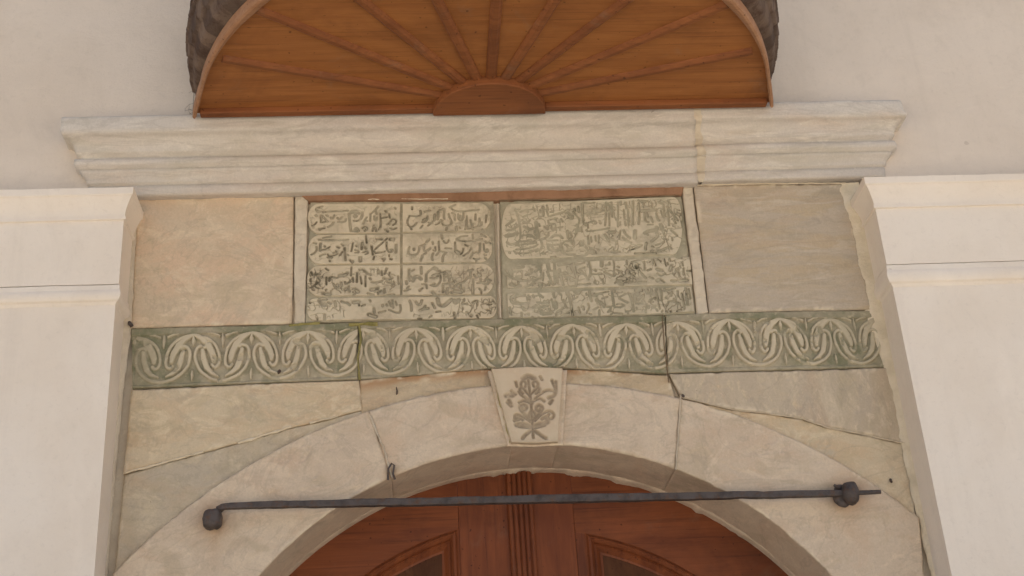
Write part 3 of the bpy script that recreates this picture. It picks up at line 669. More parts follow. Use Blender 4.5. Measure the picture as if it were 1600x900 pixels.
TI = '''100,420 150,380 210,345/w;110,490 180,480 260,430/w;100,570 170,560 250,530/W;110,660 150,690 230,680 290,640/w;230,200 260,280 280,360 300,480 300,600;300,230 380,200 500,190;390,200 400,230/w;480,170 500,220;340,380 400,390 430,350;350,440 400,460 430,480 480,460/w;340,300 390,280;520,380 530,480 545,590/W;560,400 570,430;310,570 360,555 440,550 500,600;310,650 400,640 500,650;240,700 380,680 520,660;240,760 380,750 500,720 540,690;240,800 340,820 440,800 540,750;210,780 240,820;580,620 640,600 690,560/w;590,640 610,700 590,750 520,790;620,800 620,820/w;690,200 670,140;620,160 620,280/w;580,200 580,240;660,190 690,280;720,230 760,230;700,290 760,270 850,250 900,230 980,240 1000,280/w;720,340 770,320 800,340;690,350 700,400 760,400;870,330 890,370;640,440 680,470/w;740,450 760,490/w;830,450 890,440;740,590 770,560 850,560 890,600/w;690,640 820,630;690,690 690,760 770,780 850,770 870,680/w;740,720 760,740/w;720,700 840,690;890,670 930,640 1010,640 1030,680;930,690 960,700/w;960,780 1010,750/w;880,720 880,800 960,830 1060,830/w;960,500 970,600/w;1000,520 1020,580;1110,160 1120,230/w;1040,230 1130,330 1120,390;1030,290 1030,320/w;1050,190 1070,220;1090,470 1110,440;1150,450 1160,510;1170,110 1170,250 1180,380/w;1200,260 1340,250;1180,110 1340,100;1210,400 1230,410/W;1260,380 1330,360;1230,490 1240,500/w;1290,490 1320,500/w;1140,690 1130,660 1170,650 1190,690 1150,705/w;1250,570 1260,680/w;1290,760 1310,820;1220,730 1230,740/w;1060,850 1210,850 1270,800;730,865 790,860'''
TJ = '''80,210 150,220/W;80,260 20,270;90,370 95,390/w;155,360 165,390/w;240,100 240,280 230,420;285,200 290,420;320,100 330,300;410,100 410,300 410,440;450,90 450,130/w;520,100 530,180/w;490,200 500,320;550,200 560,420;620,80 620,400/w;700,110 710,300 700,400/w;510,370 520,420/w;440,370 430,420;740,220 820,210 940,200/W;870,150 890,190/w;760,100 770,130/w;780,250 790,360 840,380;820,250 830,300;900,380 870,300;950,250 970,340 990,350/w;1010,210 1040,290;990,100 1040,120/w;880,100 890,130;700,70 820,80/w;1010,410 1020,440/W;1020,440 1070,570/w;1070,490 1080,500;790,530 850,500 950,490 960,450/W;950,500 980,570 920,620 880,650/w;830,410 900,410;820,550 830,560;1100,160 1180,260 1250,350/w;1110,200 1130,420;1200,350 1220,390/w;1300,360 1320,450;1160,490 1240,560/w;1170,600 1175,630;1050,130 1060,300;490,490 510,540 580,600/w;650,500 645,600/W;480,590 540,640 590,660/w;230,550 280,640/w;290,520 350,515/W;310,610 390,640 395,680/w;440,500 430,600;140,560 140,660;30,740 60,760 50,820/w;130,760 140,770;230,760 240,780;320,790 430,790/w;690,705 740,700/w;810,670 790,740 800,760/w;890,720 910,730;650,815 780,820 940,810/w;980,790 1090,740/w;940,700 1060,660;600,760 700,730;0,500 100,490 280,460;90,570 100,640;30,580 40,650'''
TK = '''130,230 200,210 280,230 370,210/W;150,220 190,330/W;100,310 200,390 340,430 440,430/w;280,380 330,370/W;200,300 340,270;420,340 450,310 490,330 510,260/w;560,290 620,250/w;600,210 650,180/W;520,180 640,170;650,200 650,300/w;760,170 780,270/W;550,430 600,400 650,380/w;660,330 650,400;750,290 800,400 830,480/w;690,310 680,420;400,530 500,500 550,430;640,480 650,540/W;690,490 720,500/w;760,490 780,500/w;180,490 230,500/W;250,520 320,510/W;300,450 300,500;130,560 400,560 640,550;860,160 870,320 870,480/w;910,280 910,460;940,260 1000,500/w;930,180 1110,150/W;1080,240 1110,300/W;1030,300 1050,320/w;1020,370 1100,370 1190,420;1160,140 1190,300 1210,360 1200,500;1200,190 1330,150;1250,260 1330,220;1260,270 1340,330 1390,410/w;1220,350 1290,310;1400,130 1440,300 1410,370/w;1490,260 1510,280/w;1450,330 1600,330;700,550 980,540;1020,530 1200,520;1250,490 1420,480'''
TL_ = '''150,110 150,200/W;270,150 280,180 220,190/w;330,110 350,200 340,330;50,260 60,280/w;200,300 260,330 340,360/w;0,330 150,330;370,110 500,100;400,210 420,220/w;380,260 440,280 480,350;430,480 470,490/W;170,430 180,480;360,470 400,430;540,120 550,180;590,190 570,320 660,370;600,250 650,280/w;620,140 800,90;690,200 700,230/W;740,280 840,390/w;820,130 820,260;870,270 920,250/w;940,80 990,190/w;1000,80 1070,130;1120,80 1160,200;1210,90 1220,120/w;1020,250 1090,270/W;1020,320 1080,360 1150,320;1240,200 1220,270/W;1310,290 1350,260/w;1430,240 1430,340;1350,300 1370,370;1490,280 1560,280/w;1320,70 1400,80;1020,430 1060,410/W;1370,430 1490,420/W;1240,430 1310,430/w;1100,430 1120,450/w;900,380 960,400;720,460 840,450;520,460 620,450;1180,150 1190,180;1410,150 1420,200'''
TM = '''400,200 250,200 190,240 180,290 210,340 320,340 450,330/w;455,210 460,270/w;530,210 540,240/w;620,190 680,240/w;600,320 700,330 780,320;530,400 640,400 760,370/w;165,400 180,490/w;360,400 400,440/w;350,480 350,580;450,500 460,510/w;660,440 650,500;780,420 800,460/w;620,560 625,575/w;520,550 530,570;690,500 800,490/W;840,160 860,240/w;880,320 890,400/W;820,270 850,400;930,170 960,200/w;1000,280 1050,400;890,510 890,530;900,480 1000,410;970,540 1090,490;1050,160 1060,200;1080,160 1120,330 1150,520/w;1180,150 1230,190 1260,140/W;1360,180 1365,200;1140,280 1220,240;1410,150 1440,300/w;1390,340 1410,400 1380,450;1310,390 1320,430/w;1240,400 1260,480;1420,500 1430,510/w;1450,220 1600,180;1530,290 1600,320;1560,460 1560,540;1480,430 1540,400'''
TN = '''30,290 140,360 140,390/w;0,200 100,170 210,150;110,260 190,230;65,440 65,520;190,390 260,390 200,470;260,130 280,280 300,390/w;310,130 310,160;340,350 400,340 460,370 380,400 330,390;380,240 470,190;380,260 500,320/w;540,190 580,300 600,460/w;610,200 640,330/w;640,130 720,130/W;670,170 670,200/W;750,210 670,290;800,120 820,170/W;875,100 880,190/w;950,170 990,290;940,250 850,280 840,310;960,100 960,130;1010,100 1040,180 1040,280;1080,80 1080,140/w;1080,140 1250,100;1180,220 1200,160/w;1230,270 1240,290/w;1290,150 1290,230;1110,240 1115,250/w;1140,310 1200,300 1320,340;1110,380 1140,330;1350,180 1390,350 1390,430;1400,60 1420,100 1440,350/w;1460,110 1490,260;830,380 835,410/w;900,400 940,380/w;960,430 970,450/w;1040,470 1050,450;1110,460 1120,480/w;1180,460 1185,470/w;990,350 1010,420;790,430 790,480;510,460 515,500;250,510 280,480;310,490 420,500;1280,460 1340,440;640,340 770,330'''
PXM = .00178
def letters(items):
    """items: (origin x, origin y, zoom, traced string) -> strokes in photograph measure"""
    out = []
    for ox,oy,zm,s in items:
        for pts,wf in parse(s): out.append(([(ox+x/zm, oy+y/zm) for x,y in pts], wf))
    return out
def tab_xz(y): return lambda x_,y_: at(x_,y_,y)[[0,2]]
GT = 'marble tablets with carved inscriptions'
YT = REC+.006
def tablet(top, bot, label, mat, seed, cart):
    P = xz(top,YT); c = P.mean(0)
    t = empty('inscription_tablet', (c[0], YT+.05, xz(bot,YT)[:,1].mean()), label, 'inscription', GT)
    def slab_h(X,Z,s,tt): return 0*X, {'moss': .75+.25*fbm(X*12,Z*12,seed,3), 'ink': .25*sstep(.5,.8,fbm(X*9,Z*9,seed+4,3))}
    patch('slab', P, xz(bot,YT), YT, YT+.08, mat, t, res=.004, hfun=slab_h, chip=.004, seed=seed)
    for i,(tp,bt,items,rais,dep,wd,tw) in enumerate(cart):
        y = YT-rais; S = letters(items)
        def hf(X,Z,s,tt):
            m = stroke_mask(X,Z,S,tab_xz(y),wd)
            # worn in-between carving: fine ridges and hollows where the script is tangled
            wx = X+.012*(fbm(X*30,Z*30,seed+51,2)-.5); wz = Z+.012*(fbm(X*30+9,Z*30,seed+52,2)-.5)
            r1 = np.abs(fbm(wx*62,wz*40,seed+53+i,2)-.5); r2 = np.abs(fbm(wx*36+5,wz*70,seed+57+i,2)-.5)
            tang = np.maximum(1-sstep(.010,.034,r1), .8*(1-sstep(.008,.028,r2)))
            bd = np.minimum(np.minimum(s,1-s)*(X.max()-X.min()), np.minimum(tt,1-tt)*(Z.max()-Z.min()))
            zone = sstep(.30,.50,fbm(X*11,Z*16,seed+61+i,3))*tw*sstep(.004,.012,bd)
            m = np.clip(np.maximum(m, tang*zone*.85),0,1)
            lift = .0016*(fbm(X*95,Z*70,seed+63,3)-.5)*sstep(.003,.01,bd)
            soft = fbm(X*22,Z*22,seed+30+i,3)
            return lift-dep*m, {'moss': np.clip(.3*m+.3*sstep(.52,.74,soft),0,1), 'ink': np.clip(m*(.72+.28*sstep(.3,.6,fbm(X*10,Z*10,seed+8,3))) + .28*sstep(.52,.7,fbm(X*26,Z*30,seed+15,4)),0,1)}
        patch('cartouche', xz(tp,y), xz(bt,y), y, YT+.003, mat, t, res=.0013, hfun=hf, chip=.003, chipn=.6, bump=.0007, seed=seed+10+i)
    return t
def pill_l(x0,x1,yt0,yt1,yb0,yb1,r=18):
    tp = [(x0,(yt0+yb0)/2-3)]+[(x0+r*(1-math.cos(a)), (yt0+yb0)/2-3-((yb0-yt0)/2-3)*math.sin(a)) for a in np.linspace(.25,math.pi/2,6)]+[(x1,yt1)]
    bt = [(x0,(yt0+yb0)/2+3)]+[(x0+r*(1-math.cos(a)), (yt0+yb0)/2+3+((yb0-yt0)/2-3)*math.sin(a)) for a in np.linspace(.25,math.pi/2,6)]+[(x1,yb1)]
    return tp,bt
def pill_r(x0,x1,yt0,yt1,yb0,yb1,r=18):
    m = (yt1+yb1)/2
    tp = [(x0,yt0)]+[(x1-r*(1-math.cos(a)), m-3-((yb1-yt1)/2-3)*math.sin(a)) for a in np.linspace(math.pi/2,.25,6)]+[(x1,m-3)]
    bt = [(x0,yb0)]+[(x1-r*(1-math.cos(a)), m+3+((yb1-yt1)/2-3)*math.sin(a)) for a in np.linspace(math.pi/2,.25,6)]+[(x1,m+3)]
    return tp,bt
def pill_b(x0,x1,yt0,yt1,yb0,yb1,r=12):
    a_,b_ = pill_l(x0,(x0+x1)/2,yt0,(yt0+yt1)/2,yb0,(yb0+yb1)/2,r); c_,d_ = pill_r((x0+x1)/2,x1,(yt0+yt1)/2,yt1,(yb0+yb1)/2,yb1,r)
    return a_+c_[1:], b_+d_[1:]
L1 = [pill_l(481,625,318,318,364,363)+([(475,310,10,TB)],), pill_r(629,766,318,317,362,360)+([(620,310,10,TA)],),
      pill_l(482,625,367,366,412,411)+([(475,360,10,TD)],), pill_r(629,769,365,364,410,409)+([(620,360,10,TC)],),
      pill_l(480,625,415,414,462,460)+([(475,410,10,TF)],), pill_r(629,772,414,412,460,459)+([(620,410,10,TE)],),
      pill_b(480,776,466,462,500,497)+([(620,455,9.41,TG),(470,455,9.41,TH)],)]
tablet([(485,315),(640,314),(771,314)], [(477,504),(640,501),(778,499)],
       'left inscribed tablet of pale marble with script in rounded cartouches split by a middle bar', M_tab, 80,
       [(a,b,it,.005,.0058,.0054,(.45,.30,.40,.28,1.,.6,.9)[q]) for q,(a,b,it) in enumerate(L1)])
L2 = [pill_b(784,1066,318,307,404,397,14)+([(780,305,9,TI),(920,305,9,TJ)],), 
      ([(791,415),(940,407),(1078,401)],[(793,452),(940,448),(1082,444)],[(780,395,10,TK),(925,395,10,TL_)]),
      ([(792,459),(940,453),(1080,448)],[(795,496),(940,493),(1085,487)],[(780,440,10,TM),(930,440,10,TN)])]
tablet([(781,314),(920,312),(1065,305)], [(785,499),(930,496),(1087,490)],
       'right inscribed tablet, greener and denser script with a tall swirling top line', M_tab_r, 100,
       [(a,b,it,.003,.0058,.0050,(.95,1.,1.)[q]) for q,(a,b,it) in enumerate(L2)])

# mortar seams -------------------------------------------------------------------
# light strips left and right of the tablets
o = patch('mortar_strip', xz([(461,300),(481,306)],REC), xz([(459,507),(476,504)],REC), REC+.006, REC+.05, M_mortar, backing, res=.003, chip=.005, bump=.005, seed=120)
o = patch('mortar_strip', xz([(1066,291),(1082,289)],REC), xz([(1090,491),(1107,488)],REC), REC-.001, REC+.05, M_mortar, backing, res=.003, chip=.006, bump=.004, seed=121)
seam([(195,739),(240,727),(290,713),(318,706)], .0034, REC-.002, M_mortar_white, seed=1)
seam([(372,692),(400,684),(430,674),(455,667)], .0042, REC-.002, M_mortar_white, seed=2)
seam([(484,661),(528,650)], .003, REC-.002, M_mortar_white, seed=3)
seam([(1066,621),(1150,641),(1200,646),(1249,653),(1291,667),(1351,679),(1417,693)], .002, REC-.004, M_mortar, seed=4)
seam([(1064,618),(1061,660),(1056,734)], .0025, YA-.001, M_mortar, seed=5)
seam([(577,648),(600,700),(613,747)], .003, YA-.001, M_mortar, seed=6)
seam([(561,506),(564,530),(559,560),(562,594)], .0030, REC-.004, M_mortar_green, seed=7, h=.005)
seam([(452,508),(475,506),(500,505)], .005, REC-.003, M_mortar_green, seed=8, h=.006)
seam([(545,506),(560,506),(590,505)], .006, REC-.005, M_mortar_green, seed=18, h=.007)
seam([(778,318),(779,400),(782,497)], .0028, REC-.003, M_mortar, seed=9)
seam([(1035,492),(1038,540),(1045,598)], .0016, REC-.007, M_mortar_dark, seed=10)  # dark line of the thin crack between two frieze stones
seam([(480,313),(560,312)], .0022, REC-.001, M_mortar_dark, seed=11)
seam([(575,312),(700,311)], .0022, REC-.001, M_mortar_white, seed=12)
seam([(780,313),(900,311),(1060,305)], .0018, REC-.001, M_mortar_dark, seed=13)
seam([(1085,289),(1200,287),(1322,286)], .0022, REC-.004, M_mortar_white, seed=14)
# rough mortar down the right edge of the recess and thinner on the left
def edge_strip(pts, xw, y, mat, seed, chip, bump):
    P = xz(pts, y); n = 60
    zs_ = np.linspace(-.20, P[-1,1], 160); xe = np.interp(-zs_, -P[:,1], P[:,0])
    V = []; F = []; K = 12
    for i,(x,z) in enumerate(zip(xe,zs_)):
        rag = chip*2.2*(float(fbm(np.array(z*24.),np.array(seed*3.1),seed,4))-.45)
        x0 = x - math.copysign(1,xw-x)*rag
        for k in range(K):
            u = k/(K-1); xx = x0+(xw-x0)*u
            hh = bump*(float(fbm(np.array(xx*60.),np.array(z*40.),seed+3,4))-.3)*1.6 + .006*u*u - .006*(1-u)**6
            V.append((xx, y-hh, z))
    for i in range(len(zs_)-1):
        for k in range(K-1):
            f = (i*K+k, (i+1)*K+k, (i+1)*K+k+1, i*K+k+1); F.append(f if xw > xe[0] else f[::-1])
    return mesh_obj('mortar_edge', V, F, mat, backing)
edge_strip([(1308,286),(1336,400),(1352,486),(1383,575),(1410,694),(1432,800),(1455,900),(1480,1000)], XR+.011, REC-.004, M_mortar_white, 15, .006, .003)
edge_strip([(217,300),(206,505),(192,612),(178,760),(166,900),(158,1000)], XL-.011, REC-.001, M_mortar, 16, .003, .002)
seam([(797,692),(768,580)], .0022, .098, M_mortar_green, seed=17)

# ------------------------------------------------------------------ canopy
CZ, CY, R0 = -.006, -.004, .85
can = empty('canopy', (0,CY,CZ), 'half round wooden canopy with sunburst ribs and dark shingled outside, projecting above the cornice', 'canopy')
def cpt(r,a,z=0): return (r*math.cos(a), CY-r*math.sin(a), CZ+z)
FX, FY = .004, .026       # the rays meet a little in front of the wall
b = MB(); N = 72
th = [math.pi*i/N for i in range(N+1)]
V = []
for z in (.020,.034):
    for a in th:
        d_ = math.degrees(min(a, math.pi-a)); V.append(cpt(float(np.interp(d_,[0,5,11,20,29,37,90],[.838,.822,.810,.799,.789,.782,.778])),a,z))
b.add(V, [tuple(range(N+1)), tuple(range(2*N+1,N,-1))]+[(i+1,i,i+N+1,i+N+2) for i in range(N)])
b.obj('soffit', M_soffit, can)
def rim_r(a):
    d = math.degrees(min(a, math.pi-a))
    return (float(np.interp(d,[0,5,10,20,27,40,90],[.850,.833,.820,.810,.806,.802,.800])), float(np.interp(d,[0,5,11,20,29,37,90],[.834,.815,.803,.791,.778,.767,.760])))
b = MB(); V = []
for a in th:
    ro, ri = rim_r(a); ri = ri+.012*(ro-ri)/.04; V += [cpt(r,a,z) for r,z in ((ri,.022),(ri,.006),(ri+.006,.002),(ro-.008,.0),(ro-.002,.003),(ro,.008),(ro,.034),(ro-.03,.045))]
prof = [0]*8
k = len(prof); F = [(i*k+j+1,i*k+j,(i+1)*k+j,(i+1)*k+j+1) for i in range(N) for j in range(k-1)]
F += [tuple(range(k)), tuple(N*k+j for j in range(k-1,-1,-1))]
b.add(V,F); b.obj('rim', M_rim, can, bevel=.0)
for i in range(1,10):
    a = math.pi - math.pi*i/10
    r0, r1 = .13, .815
    # rib from the hub to the rim, pointed half round section
    d = np.array([math.cos(a), -math.sin(a)]); nrm = np.array([-d[1], d[0]])
    tmax = r1
    p0 = np.array([FX, CY-FY])+d*.12; p1 = np.array([0,CY])+0
    # meet the rim circle
    q = np.array([FX, -FY]); bq = q@d; cq = q@q-(.775)**2; L = -bq+math.sqrt(bq*bq-cq)
    p1 = np.array([FX,CY-FY])+d*L
    b = MB(); sec = [(-.016,.021),(-.014,.014),(-.006,.008),(.006,.008),(.014,.014),(.016,.021)]
    V = []; m = 9
    for j in range(m):
        p = p0+(p1-p0)*j/(m-1)
        for o_,z in sec: V.append((p[0]+nrm[0]*o_, p[1]+nrm[1]*o_, CZ+z+.0006*math.sin(j*1.7+i)))
    k = len(sec); F = [(jj*k+s_, jj*k+s_+1, (jj+1)*k+s_+1, (jj+1)*k+s_) for jj in range(m-1) for s_ in range(k-1)]
    F += [tuple(range(k-1,-1,-1)), tuple((m-1)*k+s_ for s_ in range(k))]
    b.add(V,F); b.obj('rib', M_rib, can)
b = MB(); n = 28; hth = [math.pi*i/n for i in range(n+1)]; hx, hr = .004, .158
V = [(hx+hr*math.cos(a)*1.04, CY-.002-hr*math.sin(a), CZ-.008) for a in hth]+[(hx+hr*math.cos(a)*1.04, CY-.002-hr*math.sin(a), CZ+.021) for a in hth]
b.add(V, [tuple(range(n+1)), tuple(range(2*n+1,n,-1))]+[(i+1,i,i+n+1,i+n+2) for i in range(n)]+[(0,n,2*n+1,n+1)])
b.obj('hub', M_rib, can, bevel=.004)
for xa,xb in ((-.826,-.155),(.166,.826)):
    b = MB(); b.box(xa,xb,CY-.026,CY,CZ+.002,CZ+.021); b.obj('batten', M_rib, can, bevel=.003)
# outside: steep dome of overlapping rounded shingles
na, nzz = 560, 150
A, ZZ = np.meshgrid(np.linspace(0,math.pi,na), np.linspace(0,.62,nzz))
def dome_r(z): return .851*np.sqrt(np.maximum(0,1-(z/1.35)**2)) - .045*np.clip(1-z/.16,0,1)**2 - .020*np.clip(1-z/.02,0,1)
rowh, arcw = .070, .060
u = A*.86/arcw; v = ZZ/rowh
best = np.full(A.shape,-1.); tone = np.zeros_like(A)
for dr in (1,0,-1):
    row = np.floor(v)+dr; uu = u+.5*(np.mod(row,2)); ci = np.floor(uu); fu = uu-ci-.5
    tip = row*1.0; low = tip - .5*np.sqrt(np.maximum(0,1-(2*fu*.98)**2))+.35     # rounded lower edge
    lift = np.where(v >= low, .020*(1-np.clip((v-low)/1.9,0,1)), -1)
    better = lift > best; best = np.where(better, lift, best)
    tn = vnoise(ci*7.3+row*3.1, row*5.7, 3)
    tone = np.where(better, np.clip(.15+.8*tn,0,1), tone)
best = np.maximum(best,0)
Rr = dome_r(ZZ)+best*sstep(.0,.03,ZZ)+.004*(fbm(A*30,ZZ*40,5,3)-.5)
V = np.stack([Rr*np.cos(A), CY-.0-Rr*np.sin(A), CZ+.030+ZZ],-1).reshape(-1,3)
idx = np.arange(na*nzz).reshape(nzz,na); F = np.stack([idx[:-1,1:],idx[:-1,:-1],idx[1:,:-1],idx[1:,1:]],-1).reshape(-1,4).tolist()
nb = len(V)
cap_z = np.linspace(.62,1.34,14); V2 = []
for z in cap_z:
    for a in np.linspace(0,math.pi,60): r = float(dome_r(z))+.008; V2.append((r*math.cos(a), CY-r*math.sin(a), CZ+.030+z))
V = np.vstack([V,np.array(V2)])
for i in range(13):
    for j in range(59): F.append((nb+i*60+j+1, nb+i*60+j, nb+(i+1)*60+j, nb+(i+1)*60+j+1))
mesh_obj('shingle_cover', V, F, M_shingle, can, attrs={'tone': np.r_[tone.reshape(-1), np.full(len(V2),.4)]})
# frayed cobweb at the left foot of the canopy
b = MB()
xw, zw = -.868, .02
for i in range(12):
    x = -.868-.003*random.random(); z = .03+.15*random.random(); L = .012+.03*random.random()
    pts = [(x,WALL-.004,z)]; a = random.uniform(2.2,4.2)
    for s in range(4):
        a += random.uniform(-.6,.6); x += math.cos(a)*L/4; z += math.sin(a)*L/4; pts.append((x, WALL-.004-.006*random.random(), z))
    b.sweep(pts, .0004, 4)

b.sweep([(-.868,WALL-.006,.02+.02*q) for q in range(9)], .0008, 4)
tag(b.obj('cobweb', M_web), 'dusty frayed cobweb on the wall at the lower left edge of the canopy', 'cobweb')

# ------------------------------------------------------------------ door
YD = .335
door = empty('wooden_door', (ARC_X,YD,GROUND), 'arched red brown wooden double door with moulded panels set back under the arch', 'door')
DR = ARC_R+.015; DX = ARC_X
xa0, xa1 = at(797,850,YD-.02)[0], at(838,850,YD-.02)[0]; xm = (xa0+xa1)/2
def arch_poly(x0,x1,r,zbot,n=26):
    xs = np.linspace(x0,x1,n); return [(x0,zbot)]+[(x, ARC_Z+math.sqrt(max(1e-6,r*r-(x-DX)**2))) for x in xs]+[(x1,zbot)]
for sgn in (-1,1):
    stile = .128 if sgn < 0 else .128
    xin = xm                                   # meeting edge
    xs = at(716,800,YD)[0] if sgn < 0 else at(896,800,YD)[0]   # stile joint
    PR = .800 if sgn < 0 else .766
    px0 = at(713,829,YD)[0] if sgn < 0 else at(916,836,YD)[0]
    zlow = -2.75
    # stile beside the middle
    b = MB(); lo,hi = sorted((xin, xs)); pl = arch_poly(lo,hi,DR,GROUND,8)
    b.prism(pl, YD, YD+.05); leaf = b.obj('door_leaf', M_door, door, bevel=.002)
    # curved top rail with outer stile, as a band between two arcs
    b = MB(); n = 40; V = []
    a_in = math.acos(max(-1,min(1,(xs-DX+sgn*.0)/DR))); a_out = math.pi if sgn < 0 else 0.
    for i in range(n+1):
        t = i/n; ao = a_in+(a_out-a_in)*t
        po = (DX+DR*math.cos(ao), ARC_Z+DR*math.sin(ao))
        ri = PR+.004; ai = math.acos(max(-1,min(1,(xs-DX+sgn*.001)/ri))); ai = ai+(a_out-ai)*t
        pi_ = (DX+ri*math.cos(ai), ARC_Z+ri*math.sin(ai)); V += [(po[0],YD+.001,po[1]),(pi_[0],YD+.001,pi_[1]),(po[0],YD+.05,po[1]),(pi_[0],YD+.05,pi_[1])]
    F = []
    for i in range(n):
        q = i*4; F += [(q,q+1,q+5,q+4),(q+2,q+6,q+7,q+3),(q+1,q+3,q+7,q+5)]
    if sgn > 0: F = [tuple(reversed(f)) for f in F]
    b.add(V,F); b.obj('top_rail', M_door_h, leaf)
    b = MB(); xo = DX+sgn*DR; xi = DX+sgn*PR; b.box(min(xo,xi),max(xo,xi),YD+.001,YD+.05,GROUND,ARC_Z); b.obj('stile', M_door, leaf)
    b = MB(); b.box(*sorted((xs,xi)),YD+.001,YD+.05,zlow-.16,zlow); b.obj('cross_rail', M_door_h, leaf)
    b = MB(); b.box(*sorted((xs,xi)),YD+.001,YD+.05,GROUND,GROUND+.2); b.obj('cross_rail', M_door_h, leaf)
    # stile strip between joint and panel
    b = MB(); lo,hi = sorted((xs,px0)); b.prism(arch_poly(lo+.0008,hi,PR+.004,zlow,4), YD+.0015, YD+.05); b.obj('stile', M_door, leaf)
    # bolection mouldings: nested outlines going inwards and back
    def outline(ins, n=30):
        x_in = px0+sgn*ins; r = PR-ins; x_out = DX+sgn*(r); xs_ = np.linspace(x_in, x_out, n)
        top = [(x, ARC_Z+math.sqrt(max(0,r*r-(x-DX)**2))) for x in xs_]
        return [(x_in,zlow+ins)]+top+[(x_out, zlow+ins)]
    prof = [(-.010,.004),(-.001,-.002),(.004,-.010),(.010,-.012),(.016,-.006),(.019,.002),(.024,.000),(.030,.006),(.036,.012),(.042,.013)]
    loops = [outline(i_) for i_,_ in prof]; m = len(loops[0]); V = []
    for lp,(i_,dy) in zip(loops,prof): V += [(x,YD+dy,z) for x,z in lp]
    F = [(r*m+i,r*m+(i+1)%m,(r+1)*m+(i+1)%m,(r+1)*m+i) for r in range(len(prof)-1) for i in range(m)]
    if sgn < 0: F = [tuple(reversed(f)) for f in F]
    pm = mesh_obj('panel_moulding', V, F, M_door, leaf, smooth=False)
    b = MB(); o1 = outline(.040); o2 = outline(.085); mm = len(o1)
    V = [(x,YD+.016,z) for x,z in o1]+[(x,YD+.004,z) for x,z in o2]
    F = [(i,(i+1)%mm,(i+1)%mm+mm,i+mm) for i in range(mm)]+[tuple(range(mm,2*mm))]
    if sgn < 0: F = [tuple(reversed(f)) for f in F]
    b.add(V,F); b.obj('panel', M_panel, leaf)
    b = MB(); b.box(*sorted((px0+sgn*.0,xi-sgn*.01)),YD+.02,YD+.045,GROUND+.2,zlow-.16); b.obj('lower_panel', M_panel, leaf)
# reeded cover strip over the meeting edge
b = MB(); W = xa1-xa0
prof = []
for k in range(5):
    c = xa0+W*(k+.5)/5; r = W/10*(.92)
    for a in np.linspace(math.pi,0,7): prof.append((c+r*math.cos(a), YD-.012-r*math.sin(a)*(1.2 if k == 2 else .9)))
V = []; zt = lambda x: ARC_Z+math.sqrt(DR*DR-(x-DX)**2)
pp = [(xa0-.001,YD+.002)]+prof+[(xa1+.001,YD+.002)]
for z in (0,1):
    V += [(x,y,GROUND if z == 0 else zt(x)) for x,y in pp]
m = len(pp); b.add(V, [(i,i+1,i+1+m,i+m) for i in range(m-1)]); b.obj('astragal', M_door, door)

# ------------------------------------------------------------------ iron bar
YB = .066
bar = empty('iron_bar', tuple(at(335,806,YA)), 'dark forged iron bar fixed across the top of the arch in front of the door', 'iron bar')
b = MB()
pts = []; ks = [(341,797,.075),(346,792,.066),(360,790.5,.064),(420,788.8,.064),(560,786.5,.064),(700,783.5,.064),(850,780,.064),(1000,777.2,.064),(1150,774,.064),(1250,772.4,.064),(1322,771,.064)]
P = np.array([at(x,y,d) for x,y,d in ks]); d = np.r_[0,np.cumsum(np.linalg.norm(np.diff(P,axis=0),axis=1))]; tt = np.linspace(0,d[-1],90)
P = np.c_[[np.interp(tt,d,P[:,i]) for i in range(3)]].T
wob = np.array([(float(fbm(np.array(t_*14.),np.array(.3),3,3))-.5)*.004 for t_ in tt]); P[:,2] += wob
rad = .0095+.0025*np.sin(np.linspace(0,math.pi,90)) + np.array([(float(fbm(np.array(t_*45.),np.array(4.3),5,3))-.5)*.003 for t_ in tt])
b.sweep(P, rad*1.2, 4); b.obj('rod', M_iron, bar, bevel=.003)
b = MB(); b.sweep([at(1322,771,.064),at(1376,768.5,.062)], [.0066,.0056], 8); b.obj('rod_tip', M_iron, bar)
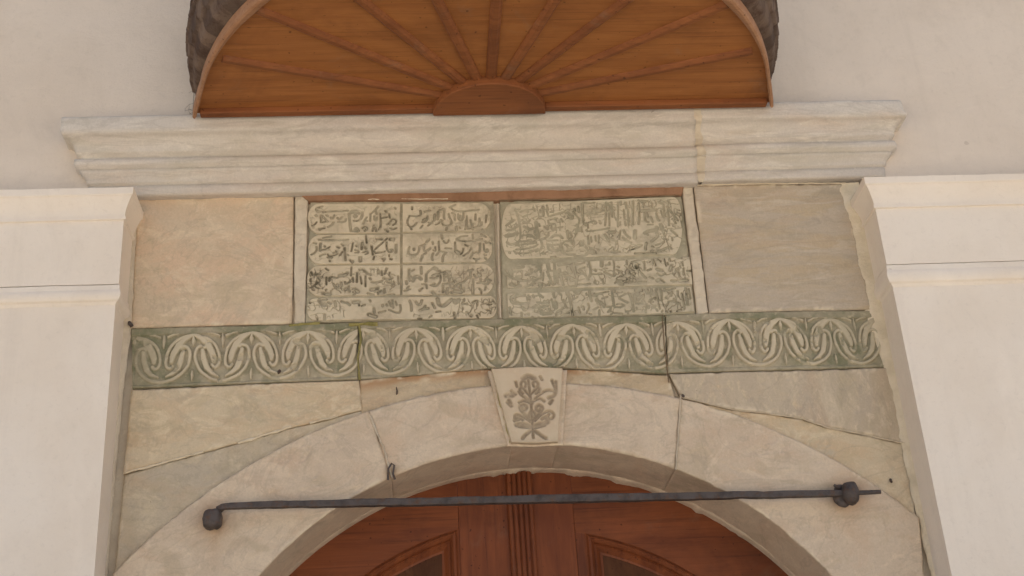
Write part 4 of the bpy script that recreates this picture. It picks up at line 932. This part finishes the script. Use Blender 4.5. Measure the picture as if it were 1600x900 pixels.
def lump(name, c, r, seed, squash=(1,1,1), n=14, box=0.):
    V = []; F = []
    for i in range(n+1):
        p = math.pi*i/n
        for k in range(2*n):
            q = math.pi*k/n; dv = np.array([math.sin(p)*math.cos(q), math.sin(p)*math.sin(q), math.cos(p)])
            if box: dv = dv/ (np.abs(dv)**box).sum()**(1/box)
            rr = r*(1+.28*(float(fbm(np.array(dv[0]*2.2+9+dv[1]),np.array(dv[2]*2.2+9),seed,3))-.5))
            V.append(np.array(c)+rr*dv*np.array(squash))
    for i in range(n):
        for k in range(2*n): F.append((i*2*n+k,i*2*n+(k+1)%(2*n),(i+1)*2*n+(k+1)%(2*n),(i+1)*2*n+k)[::-1])
    return mesh_obj(name, V, F, M_iron, bar)
lump('bolt_head', at(332,812,.072), .021, 3, (1.12,1.25,1.12), box=4.)
b = MB(); b.sweep([at(333,812,.085),at(335,812,.16)], .014, 10); b.obj('bolt_shank', M_iron, bar)
lump('nut', at(1328,771,.062), .0265, 5, (.82,1.05,1.12), box=2.6)
o = lump('washer', at(1316,775,.078), .026, 8, (.95,.5,1.15), box=2.2)
b = MB(); b.sweep([at(1318,776,.08),at(1318,776,.16)], .012, 10); b.obj('bolt_shank', M_iron, bar)
b = MB(); b.sweep([at(1312,762,.066),at(1303,758,.064)], [.006,.004], 6); b.obj('cotter_pin', M_iron, bar)

# ------------------------------------------------------------------ small rusty nails and hooks
def nail(pts, r, label, y):
    P = [at(x,yy,d) for x,yy,d in pts]; b = MB(); b.sweep(P, r, 6); tag(b.obj('rusty_nail', M_iron), label, 'nail', 'rusty iron stubs left in the stone')
nail([(606,750,.108),(607,732,.098),(612,724,.095),(616,727,.096),(614,740,.100),(617,749,.108)], .003, 'bent rusty iron hook stub at the bottom of the left arch joint', YA)
nail([(201,503,.13),(204,507,.108),(206,510,.112)], .006, 'short rusty stub sticking out beside the left pilaster, at the frieze corner', REC)
nail([(619,604,.125),(620.5,611,.113),(620,617,.125)], .0025, 'thin upright nail in the rust stained strip under the frieze', REC)
nail([(1066,617,.125),(1068,619,.108)], .004, 'small dark iron stub above the right arch joint', REC)
nail([(1391,749,.125),(1393,753,.113)], .0035, 'tiny dark plug in the ochre stone beyond the right end of the iron bar', REC)
nail([(435,583,.125),(437,579,.112)], .0042, 'small dark hole plug in the lower edge of the left frieze stone', REC)
